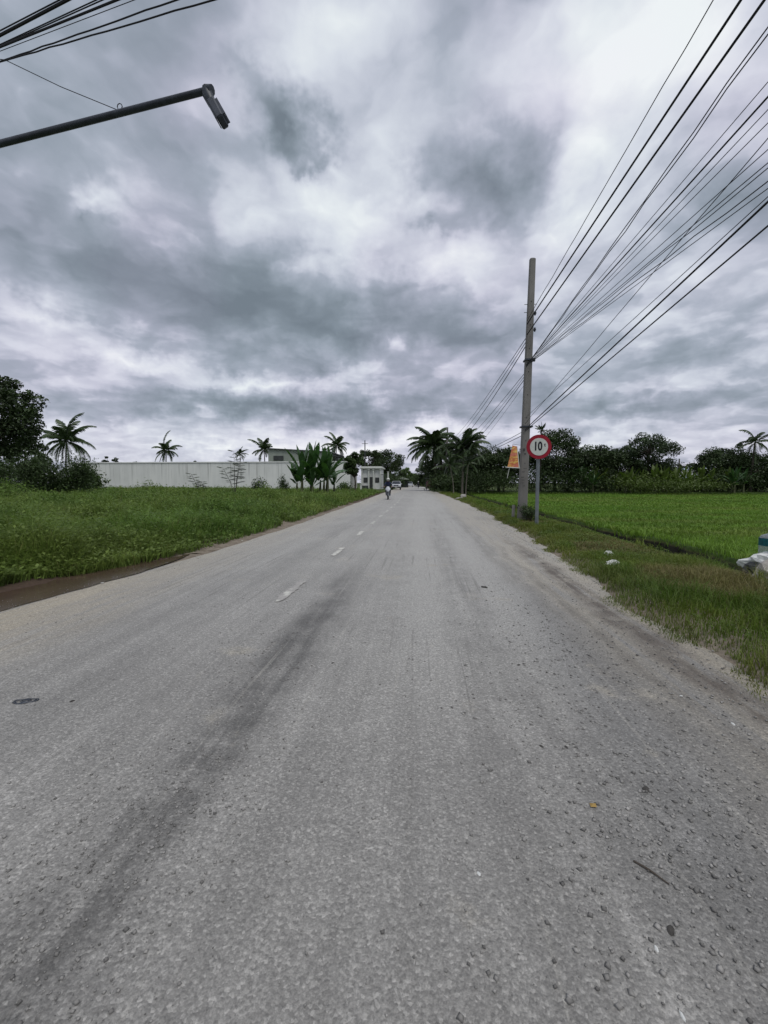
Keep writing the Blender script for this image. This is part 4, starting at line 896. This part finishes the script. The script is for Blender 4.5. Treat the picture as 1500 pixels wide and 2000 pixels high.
lenh = (h2-h1).length; c = (h1+h2)/2; hs = MB(); hs.box(L_(c), (.085, .15, lenh), rot=R, taper=.86, bev=.014); head = hs.build('lamp_head', M['darksteel'], t)
for q in range(4):
    mb = MB(); mb.box(L_(c+u*.052+w*(-.045+q*.03)), (.03, .006, lenh*.86), rot=R); mb.build('cooling_fin', M['darksteel'], head)
mb = MB(); mb.box(L_(c-u*.046), (.010, .11, lenh*.8), rot=R, bev=.003); mb.build('lens', mat('lamp_glass', (.10, .12, .14), .15, .1, 5), head)
mb = MB(); tp_ = inter(234, 212, LP, AE_)
mb.tube([L_(tp_)+Vector((.05*math.cos(x/8*6.28)*.6, 0, .02+.035*math.sin(x/8*6.28))) for x in range(9)], .005, 5); mb.build('wire_loop', M['cable'], t)
p = inter(228, 215, LP, AE_); q = inter(10, 117, LP, BP); dd = (q-p); e_ = Vector((LP[0]+.15, LP[1]-.1, q.z+.25))
mb = MB(); mb.tube([p+Vector((0, 0, .005)), p.lerp(q, .5)+Vector((0, 0, -.02)), q, q+Vector((-.12, 0, .02)), e_], .0045, 5); o = mb.build('stay_wire', M['cable'], None, True); tag(o, 'single thin wire slanting down from the top left wires to the lamp arm', 'wire')
# ------------------------------------------------------------------ round weight limit sign
gx, gy, gz = ground_pt(1050, 13.2); sz = at(1053, 873, 13.2).z-gz
t = thing('road_sign', 'round red-rimmed road sign reading 10t on a grey steel post', 'road sign', (gx, gy, gz), math.radians(-4))
mb = MB(); mb.tube([(0, 0, -.3), (.0, 0, sz+.30)], [.052, .050], 14); mb.build('post', M['galv'], t, True)
mb = MB(); mb.cyl((0, 0, sz+.31), .054, .02, n=14); mb.build('post_cap', M['darksteel'], t, True)
mb = MB(); mb.cyl((0, -.075, sz), .352, .012, (0, 1, 0), 56); mb.build('sign_rim', M['red'], t, True)
mb = MB(); mb.cyl((0, -.083, sz), .252, .006, (0, 1, 0), 56); face = mb.build('sign_face', M['white'], t, True)
for dz in (-.16, .16):
    mb = MB(); mb.box((0, -.005, sz+dz), (.16, .13, .03)); mb.build('clamp', M['galv'], t)
txp = (math.pi/2, 0, 0)
textobj('lettering', '10', .345, (-.032, -.0872, sz+.005), txp, M['ink'], face, .72, .0015, .012)
textobj('lettering', 't', .155, (.165, -.0872, sz+.055), txp, M['ink'], face, .85, .0015, .004)
# placard hung on the pole
pc = bpy.data.materials.new('placard_print'); pc.use_nodes = True; n_ = NT(pc.node_tree); bs = n_.n['Principled BSDF']; co = n_.new('ShaderNodeTexCoord').outputs['Object']
blk = n_.noise(n_.vm('MULTIPLY', co, (9, 9, 16)), 1.0, 2, .5); bl2 = n_.noise(n_.vm('MULTIPLY', co, (5, 5, 6)), 1.0, 2, .5)
c_ = n_.ramp(blk, [(.40, (.36, .085, .025)), (.50, (.42, .17, .03)), (.60, (.52, .34, .07))]); c_ = n_.mix(n_.rng(bl2, .52, .60), c_, (.42, .12, .07)); n_.put(bs.inputs['Base Color'], c_); bs.inputs['Roughness'].default_value = .6
A_ = [at(1001, 870, 15.3), at(1010, 872, 15.3), at(1014, 913, 15.05), at(991, 912, 15.15)]; g0 = A_[3].copy()
t = thing('hanging_placard', 'small tapering orange and yellow placard hung on the left side of the concrete pole', 'placard', g0)
V = [q-g0 for q in A_]; bk = Vector((.01, .03, 0)); mb = MB(); mb.add(V+[q+bk for q in V], [(0, 1, 2, 3), (7, 6, 5, 4), (0, 4, 5, 1), (1, 5, 6, 2), (2, 6, 7, 3), (3, 7, 4, 0)]); mb.build('printed_panel', pc, t)
mb = MB(); mb.tube([V[3]+Vector((-.04, 0, -.01)), V[2]+Vector((.03, 0, -.02))], .017, 6); mb.tube([V[1], V[2]], .012, 6); mb.build('frame', M['white'], t)
mb = MB(); mb.tube([V[3]+Vector((.08, 0, 0)), V[3]+Vector((.05, 0, -.12)), V[3]+Vector((-.0, 0, -.38))], .010, 5); mb.build('cord', M['white'], t)
mb = MB(); mb.tube([V[0], V[0]+Vector((.05, .2, .06)), V[1]+Vector((.12, .1, .05))], .006, 5); mb.build('tie_wire', M['cable'], t)
mb = MB(); mb.tube([(0, 0, -.1), (.02, 0, .5)], [.055, .05], 10); o = mb.build('marker_stub', M['concrete_far'], None, True); o.location = ground_pt(1003, 16.0); tag(o, 'short pale stub post against the left foot of the concrete pole', 'post')
# ------------------------------------------------------------------ vehicles
M['paintw'] = mat('white_paint', (.50, .52, .56), .3, .05, 3, spec=.5); M['glass'] = mat('dark_glass', (.020, .026, .035), .12, .2, 2, spec=.5)
M['chrome'] = mat('bright_trim', (.55, .57, .60), .25, .1, 5, metal=.7); M['plastic'] = mat('dark_plastic', (.02, .021, .028), .55, .2, 6); M['lens'] = mat('lamp_lens', (.60, .62, .62), .2, .1, 6)
M['jacket'] = mat('navy_jacket', (.020, .026, .060), .85, .3, 8); M['trouser'] = mat('dark_trousers', (.03, .032, .04), .9, .25, 8); M['skin'] = mat('skin', (.30, .17, .11), .6, .1, 8)
M['tarp'] = mat('faded_tarp', (.12, .060, .055), .8, .35, 1.6, bump=.3, bscale=4)
def loft(mb, secs):
    """secs: rings of equal length, closed, capped"""
    k = len(secs[0]); vs = [q for r in secs for q in r]; fs = []
    for i in range(len(secs)-1):
        for j in range(k): fs.append((i*k+j, i*k+(j+1) % k, (i+1)*k+(j+1) % k, (i+1)*k+j))
    fs += [tuple(range(k-1, -1, -1)), tuple((len(secs)-1)*k+j for j in range(k))]; mb.add(vs, fs)
def wheel(parent, x, y, r, w, name='wheel'):
    mb = MB(); mb.tube([(x-w/2, y, r), (x-w/2+.02, y, r), (x+w/2-.02, y, r), (x+w/2, y, r)], [r*.92, r, r, r*.92], 24); o = mb.build(name, M['black'], parent, True)
    mb = MB(); mb.cyl((x, y, r), r*.58, w+.012, (1, 0, 0), 18); mb.build('rim', M['galv'], o, True); return o
def suv(label, loc, rz, paint='paintw'):
    t = thing('parked_car' if 'parked' in label else 'car', label, 'car', loc, rz); w = .90     # front towards -y
    side = [(-2.25, .45), (-2.30, .72), (-2.18, .98), (-1.15, 1.10), (2.20, 1.08), (2.28, .80), (2.25, .42)]
    mb = MB(); secs = []
    for x, sh in ((-w, .05), (-w+.07, 0), (w-.07, 0), (w, .05)): secs.append([(x, y+(sh if y < 0 else -sh), z-sh*.6 if z > .9 else z) for y, z in side])
    loft(mb, secs); body = mb.build('body', M[paint], t, True)
    mb = MB(); cab = [(-1.20, 1.07), (-.42, 1.62), (1.45, 1.66), (2.12, 1.07)]; loft(mb, [[(x*(1 if z < 1.2 else .84), y, z) for y, z in cab] for x in (-w+.05, w-.05)]); mb.build('cabin', M['glass'], t)
    mb = MB(); mb.box((0, .50, 1.66), (1.46, 1.95, .07), bev=.03); mb.build('roof', M[paint], t)
    for x in (-1, 1):
        for (a, b) in (((-1.20, 1.07), (-.42, 1.64)), ((2.12, 1.07), (1.45, 1.66)), ((.35, 1.07), (.40, 1.66))):
            mb = MB(); mb.tube([(x*(w-.045), a[0], a[1]), (x*(w-.05)*.85, b[0], b[1])], .035, 5); mb.build('window_pillar', M[paint], t)
        mb = MB(); mb.box((x*.66, -2.235, .86), (.36, .10, .16), bev=.03); mb.build('headlight', M['lens'], t)
        mb = MB(); mb.box((x*1.02, -.95, 1.14), (.20, .12, .16), bev=.03); mb.build('mirror', M[paint], t)
        for y in (-1.42, 1.42): wheel(t, x*(w-.09), y, .36, .24)
    mb = MB(); mb.box((0, -2.275, .84), (.92, .06, .20), bev=.015); mb.build('grille', M['plastic'], t)
    mb = MB(); mb.box((0, -2.30, .50), (1.74, .14, .26), bev=.04); mb.build('bumper', M['plastic'], t)
    mb = MB(); mb.box((0, -2.315, .98), (1.3, .03, .04)); mb.build('chrome_strip', M['chrome'], t)
    mb = MB(); mb.box((0, -2.385, .52), (.44, .012, .12)); mb.build('number_plate', M['white'], t); return t
q = ground_pt(776, 86); suv('white car driving towards the camera behind the motorcycle', (q[0]-.2, 86, 0), math.radians(2))
q = ground_pt(801, 150); suv('small pale car far down the road, right of the white car', (q[0], 150, 0), math.radians(181))
def scooter(label, loc, rz, group=None):
    t = thing('motor_scooter', label, 'motorcycle', loc, rz, group)
    for y, nm in ((-.62, 'wheel'), (.62, 'wheel')): wheel(t, 0, y, .29, .10)
    mb = MB(); secs = []
    for z, wd, y in ((.66, .07, -.50), (.76, .17, -.47), (.88, .20, -.44), (.98, .13, -.42), (1.03, .08, -.38)): secs.append([(-wd, y+.05, z), (-wd*.6, y-.05, z), (0, y-.10, z), (wd*.6, y-.05, z), (wd, y+.05, z), (0, y+.06, z)])
    loft(mb, secs); mb.build('front_shield', M['paintw'], t, True)
    mb = MB(); mb.box((0, -.36, .52), (.34, .10, .40), bev=.03); mb.build('leg_guard', M['plastic'], t)
    mb = MB(); mb.box((0, -.62, .60), (.14, .42, .05), bev=.02); mb.build('mudguard', M['plastic'], t)
    mb = MB(); loft(mb, [[(-.10*k, y, z0), (.10*k, y, z0), (.14*k, y, z1), (-.14*k, y, z1)] for y, z0, z1, k in ((-.35, .28, .40, 1), (.0, .28, .45, 1), (.15, .35, .72, 1.1), (.8, .55, .78, .8))]); mb.build('body', M['plastic'], t)
    mb = MB(); mb.box((0, .42, .80), (.26, .72, .10), bev=.035); mb.build('seat', M['black'], t)
    mb = MB(); mb.tube([(-.34, -.28, 1.02), (-.16, -.34, 1.03), (0, -.37, 1.0), (.16, -.34, 1.03), (.34, -.28, 1.02)], .018, 8); mb.build('handlebar', M['plastic'], t, True)
    mb = MB(); mb.box((0, -.43, .99), (.20, .12, .12), bev=.03); mb.build('headlight', M['lens'], t)
    for x in (-1, 1):
        mb = MB(); mb.tube([(x*.07, -.62, .29), (x*.07, -.46, .75)], .022, 6); mb.build('fork', M['chrome'], t)
        mb = MB(); mb.tube([(x*.20, -.34, 1.03), (x*.27, -.36, 1.20)], .008, 5); mb.sphere((x*.29, -.36, 1.23), (.055, .012, .04), 10, 6); mb.build('mirror', M['black'], t)
        mb = MB(); mb.sphere((x*.15, -.47, .80), (.04, .03, .03), 8, 6); mb.build('indicator', M['lens'], t)
    mb = MB(); mb.tube([(.16, .2, .30), (.18, .8, .38)], [.04, .05], 8); mb.build('exhaust', M['chrome'], t); return t
def rider(label, loc, rz, top='jacket', hel='white', group=None):
    t = thing('person', label, 'person', loc, rz, group)
    J = {}; verts = []; edges = []; rad = []
    def J_(p, r, par=None):
        verts.append(p); rad.append(r); k = len(verts)-1
        if par is not None: edges.append((par, k))
        return k
    pel = J_((0, .32, .93), .135); wa = J_((0, .30, 1.08), .125, pel); ch = J_((0, .22, 1.28), .145, wa); nk = J_((0, .17, 1.45), .055, ch); hd = J_((0, .13, 1.56), .085, nk); J_((0, .12, 1.66), .085, hd); J_((0, .035, 1.565), .03, hd)
    for x in (-1, 1):
        sh = J_((x*.19, .20, 1.36), .065, ch); el = J_((x*.30, .02, 1.17), .046, sh); wr = J_((x*.31, -.22, 1.07), .030, el); pa = J_((x*.305, -.285, 1.06), .034, wr)
        for k in range(4):
            f1 = J_((x*(.275+.02*k), -.32, 1.045-.002*k), .009, pa); f2 = J_((x*(.275+.02*k), -.318-.003*(k % 2), 1.008), .008, f1); J_((x*(.275+.02*k), -.285-.004*(k % 3), 1.000), .007, f2)
        th = J_((x*.268, -.28, 1.035), .010, pa); J_((x*.262, -.255, 1.01), .009, th)
        hp = J_((x*.10, .30, .90), .095, pel); kn = J_((x*.19, -.10, .84), .065, hp); an = J_((x*.17, .02, .44), .042, kn); J_((x*.17, -.14, .39), .036, an)
    me = bpy.data.meshes.new('b'); me.from_pydata(verts, edges, []); o = bpy.data.objects.new('b', me); SC.collection.objects.link(o)
    sk = o.modifiers.new('s', 'SKIN'); sk.use_smooth_shade = True; o.modifiers.new('d', 'SUBSURF').levels = 1
    for i, v in enumerate(me.skin_vertices[0].data): v.radius = (rad[i], rad[i]); v.use_root = (i == 0)
    dg = bpy.context.evaluated_depsgraph_get(); dg.update(); me2 = bpy.data.meshes.new_from_object(o.evaluated_get(dg)); bpy.data.objects.remove(o)
    me2.materials.clear()
    for k in (top, 'trouser', 'skin', 'black'): me2.materials.append(M[k])
    for p_ in me2.polygons:
        c = p_.center; p_.use_smooth = True
        p_.material_index = 2 if (c.z > 1.47 or (abs(c.x) > .2 and c.y < -.24 and c.z > .95)) else (3 if c.z < .46 else (1 if (c.z < .98) else 0))
    o = bpy.data.objects.new('body', me2); SC.collection.objects.link(o); o.parent = t
    mb = MB(); mb.sphere((0, .13, 1.635), (.135, .155, .125), 18, 10); hm = mb.build('helmet', M[hel], t, True)
    mb = MB(); mb.box((0, -.03, 1.625), (.20, .10, .018), bev=.006); mb.build('visor', M['plastic'], hm)
    for x in (-1, 1):
        mb = MB(); mb.sphere((x*.032, .035, 1.580), .012, 8, 6); mb.build('eye', M['ink'], t)
    mb = MB(); mb.box((0, .04, 1.525), (.05, .02, .010)); mb.build('mouth', M['tarp'], t); return t
q = ground_pt(758, 35.5); scooter('white-fronted scooter ridden towards the camera in the left lane', (q[0], 35.5, 0), math.radians(3))
rider('person in a dark blue jacket and white helmet riding the near scooter', (q[0], 35.5, 0), math.radians(3))
q = ground_pt(817, 108); scooter('dark far scooter ridden away along the right side of the road', (q[0], 108, 0), math.radians(180))
rider('person in dark clothes on the far scooter by the right road side', (q[0], 108, 0), math.radians(180), 'trouser', 'white')
q = ground_pt(840, 80); t = thing('covered_cart', 'three-wheeled cart under a dark reddish tarp at the right road edge', 'cart', (q[0], 80, 0), .1)
mb = MB(); secs = []
for z, k in ((.55, 1.0), (1.0, 1.02), (1.55, .92), (1.85, .55), (1.95, .2)): secs.append([(.72*k*math.cos(a/10*6.283)*(1+.06*math.sin(a*3+z*4)), 1.1*k*math.sin(a/10*6.283), z+.05*math.sin(a*2.3)) for a in range(10)])
loft(mb, secs); mb.build('tarp_cover', M['tarp'], t, True)
mb = MB(); mb.box((0, 0, .50), (1.2, 2.0, .14)); mb.build('cart_bed', M['trim'], t)
for x, y in ((-.62, .5), (.62, .5), (0, -1.1)): wheel(t, x, y, .28, .09)
mb = MB(); mb.tube([(-.3, -1.3, 1.0), (0, -1.2, 1.0), (.3, -1.3, 1.0)], .02, 6); mb.tube([(0, -1.1, .28), (0, -1.2, 1.0)], .02, 6); mb.build('handlebar', M['trim'], t)
# ------------------------------------------------------------------ litter
def crumple(name, label, cat, loc, size, m, n_seed, group=None, nu=16, nv=10, am=.32):
    rs = np.random.RandomState(n_seed); vs = []; fs = []; dirs = rs.randn(14, 3); dirs /= np.linalg.norm(dirs, axis=1)[:, None]; amp = rs.rand(14)*am
    for j in range(nv+1):
        t_ = math.pi*j/nv
        for i in range(nu):
            p_ = 2*math.pi*i/nu; d_ = np.array([math.sin(t_)*math.cos(p_), math.sin(t_)*math.sin(p_), math.cos(t_)]); k = 1-.5*am+float(np.sum(amp*np.abs(dirs @ d_)**5))+rs.randn()*(.035 if size[0] < .03 else .10)
            vs.append((d_[0]*k*size[0], d_[1]*k*size[1], max(d_[2]*k*size[2], -.35*size[2])+size[2]*.35))
    for j in range(nv):
        for i in range(nu): fs.append((j*nu+i, (j+1)*nu+i, (j+1)*nu+(i+1) % nu, j*nu+(i+1) % nu))
    mb = MB(); mb.add(vs, fs); o = mb.build(name, m); o.location = loc; o.rotation_euler = (0, 0, rs.rand()*6); tag(o, label, cat, group); return o
M['bag'] = mat('white_plastic_film', (.62, .63, .62), .4, .12, 18, .4, 30, trans=.15); M['bagd'] = mat('dirty_plastic_film', (.30, .28, .26), .5, .35, 9, .5, 22)
M['sack'] = mat('black_sack', (.016, .017, .020), .45, .3, 12, .4, 20); M['stone'] = mat('dark_stone', (.055, .052, .048), .9, .3, 30, .4, 60)
def gpt(px, py, dz=0.0):
    r = ray(px, py); k = -H0/r[2]
    for _ in range(8):
        p = Vector(r)*k; z = max(float(hgt(p.x, p.y)), 0.0 if p.x < float(edgeR(p.y)) else -9)+dz; k = (z-H0)/r[2]
    p = Vector(r)*k; return (p.x, p.y, z)
p = gpt(1190, 1088); crumple('plastic_bag', 'crumpled white plastic bag, upper one of two on the verge', 'bag', p, (.075, .06, .075), M['bag'], 3, 'white litter on the verge')
p = gpt(1196, 1108); crumple('plastic_bag', 'flat elongated white plastic scrap just below the crumpled bag', 'bag', (p[0], p[1], p[2]+.04), (.09, .04, .04), M['bag'], 5, 'white litter on the verge')
p = gpt(1395, 1110, .05); crumple('paper_cup', 'small white scrap by the ditch left of the rubbish pile', 'litter', p, (.03, .03, .03), M['bag'], 6)
jx, jy = JX, JY; jz = float(hgt(jx, jy))
crumple('rubbish_bag', 'grubby white and grey plastic bag at the front of the pile by the right edge', 'rubbish bag', (jx+.0, jy-.36, jz+.08), (.34, .20, .17), M['bagd'], 21, 'rubbish pile by the ditch', 22, 14, .5)
crumple('rubbish_bag', 'brighter white bag on top of the pile under the clear bottle', 'rubbish bag', (jx+.18, jy+.04, jz+.20), (.27, .20, .12), M['bag'], 27, 'rubbish pile by the ditch', 22, 14, .5)
crumple('rubbish_bag', 'black sack squeezed between the white bags of the pile', 'rubbish bag', (jx+.02, jy-.06, jz+.08), (.28, .18, .14), M['sack'], 33, 'rubbish pile by the ditch', 20, 12, .4)
crumple('rubbish_bag', 'pale brown bag at the right end of the pile, cut by the frame', 'rubbish bag', (jx+.30, jy-.30, jz+.06), (.20, .16, .18), M['bagd'], 41, 'rubbish pile by the ditch', 20, 12, .4)
cm = bpy.data.materials.new('clear_grey_plastic'); cm.use_nodes = True; b_ = cm.node_tree.nodes['Principled BSDF']; b_.inputs['Base Color'].default_value = (.62, .68, .70, 1); b_.inputs['Roughness'].default_value = .22; b_.inputs['Transmission Weight'].default_value = .75; b_.inputs['IOR'].default_value = 1.15
M['teal'] = mat('teal_label', (.004, .085, .095), .5, .4, 22)
t = thing('water_bottle', 'large clear ribbed water bottle with a teal label standing on the rubbish bags', 'bottle', (jx+.22, jy+.20, jz+.30)); t.scale = (.98, .98, 1.05)
prof = [(0, .12), (.02, .135), (.06, .13), (.07, .125), (.09, .133), (.11, .125), (.13, .133), (.15, .125), (.17, .133), (.19, .13), (.30, .13), (.335, .10), (.36, .035), (.385, .03)]
mb = MB(); mb.tube([(0, 0, z) for z, r in prof], [r for z, r in prof], 24); mb.build('bottle_body', cm, t, True)
mb = MB(); mb.tube([(0, 0, .20), (0, 0, .302)], [.1325, .1325], 24, False); mb.build('label_band', M['teal'], t, True)
mb = MB(); mb.cyl((0, 0, .397), .034, .03, n=16); mb.build('cap', M['teal'], t, True)
ST = [(946, 1148, .024, 'flat dark stone on the road below the watery grey centre'), (1262, 1543, .013, 'long dark stone in the right half of the road'), (1057, 1459, .008, 'small dark pebble, left of a close pair'), (1106, 1461, .007, 'smaller dark pebble, right of a close pair'), (141, 1371, .010, 'dark pebble right of the flattened wire ring'), (1013, 1300, .009, 'dark pebble in the middle distance of the right wheel path'), (650, 1296, .008, 'dark pebble left of the road centre'), (1310, 1820, .011, 'stone with a pale side near the lower right corner')]
for i, (px, py, s_, lb) in enumerate(ST):
    p = gpt(px, py); crumple('stone', lb, 'stone', (p[0], p[1], p[2]+.002), (s_*1.3, s_*.8, s_*.55), M['stone'], 60+i, 'loose stones on the road', 10, 6, .3)
WS = [(1432, 1415, 'white paper scrap near the right road edge'), (1330, 1360, 'white scrap above the lower right stones'), (935, 1708, 'tiny white chip in the lower middle of the road'), (1282, 1856, 'white twisted scrap at lower right'), (1333, 1988, 'white scrap at the bottom right of the road'), (200, 1140, 'white scrap floating on the brown puddle'), (473, 1056, 'white scrap at the left grass edge')]
for i, (px, py, lb) in enumerate(WS):
    p = gpt(px, py); crumple('paper_scrap', lb, 'litter', (p[0], p[1], p[2]+.012 if i == 5 else p[2]+.002), (.006+.0018*p[1], .0035+.0009*p[1], .003), M['bag'], 80+i, 'pale scraps on the road', 8, 5)
mb = MB(); p = gpt(1266, 1705); mb.tube([(0, 0, .006), (.035, -.035, .008), (.075, -.085, .006)], [.003, .0035, .002], 5); o = mb.build('twig', M['bark']); o.location = p; o.location.x -= .03; o.location.y += .04; tag(o, 'thin dark straight twig lying in the lower right of the road', 'twig')
p = gpt(1158, 1577); mb = MB(); mb.add([(-.012, -.008, 0), (.012, -.01, .002), (.014, .01, .004), (-.01, .012, .001), (0, 0, .009)], [(0, 1, 4), (1, 2, 4), (2, 3, 4), (3, 0, 4)]); o = mb.build('fallen_leaf', mat('yellow_leaf', (.30, .20, .06), .7)); o.location = (p[0], p[1], .008); tag(o, 'tiny yellow-brown fallen leaf on the right wheel path', 'leaf')
p = gpt(50, 1371); mb = MB()
for k, (a_, b_) in enumerate(((.070, .030), (.058, .022), (.03, .010))):
    mb.tube([((a_*math.cos(x/20*6.283)), b_*math.sin(x/20*6.283)*(1+.2*math.sin(x)), .006+.003*math.sin(x*1.7+k)) for x in range(21)], .0035, 4, False)
o = mb.build('wire_ring', M['darksteel']); o.location = p; o.rotation_euler = (0, 0, .25); tag(o, 'flattened ring of dark wire lying on the left of the road', 'scrap')
pb = [(905, 972, 'broken pale concrete lump by the road under the right coconut palm', .32), (918, 968, 'second pale lump right of the first under the coconut palm', .25), (897, 976, 'thin pale board piece leaning on the lumps', .22)]
for i, (px, py, lb, s_) in enumerate(pb):
    p = gpt(px, py); crumple('concrete_rubble', lb, 'rubble', p, (s_*1.4, s_*.7, s_*.6), M['concrete_far'], 90+i, 'rubble under the right coconut palm', 9, 6)
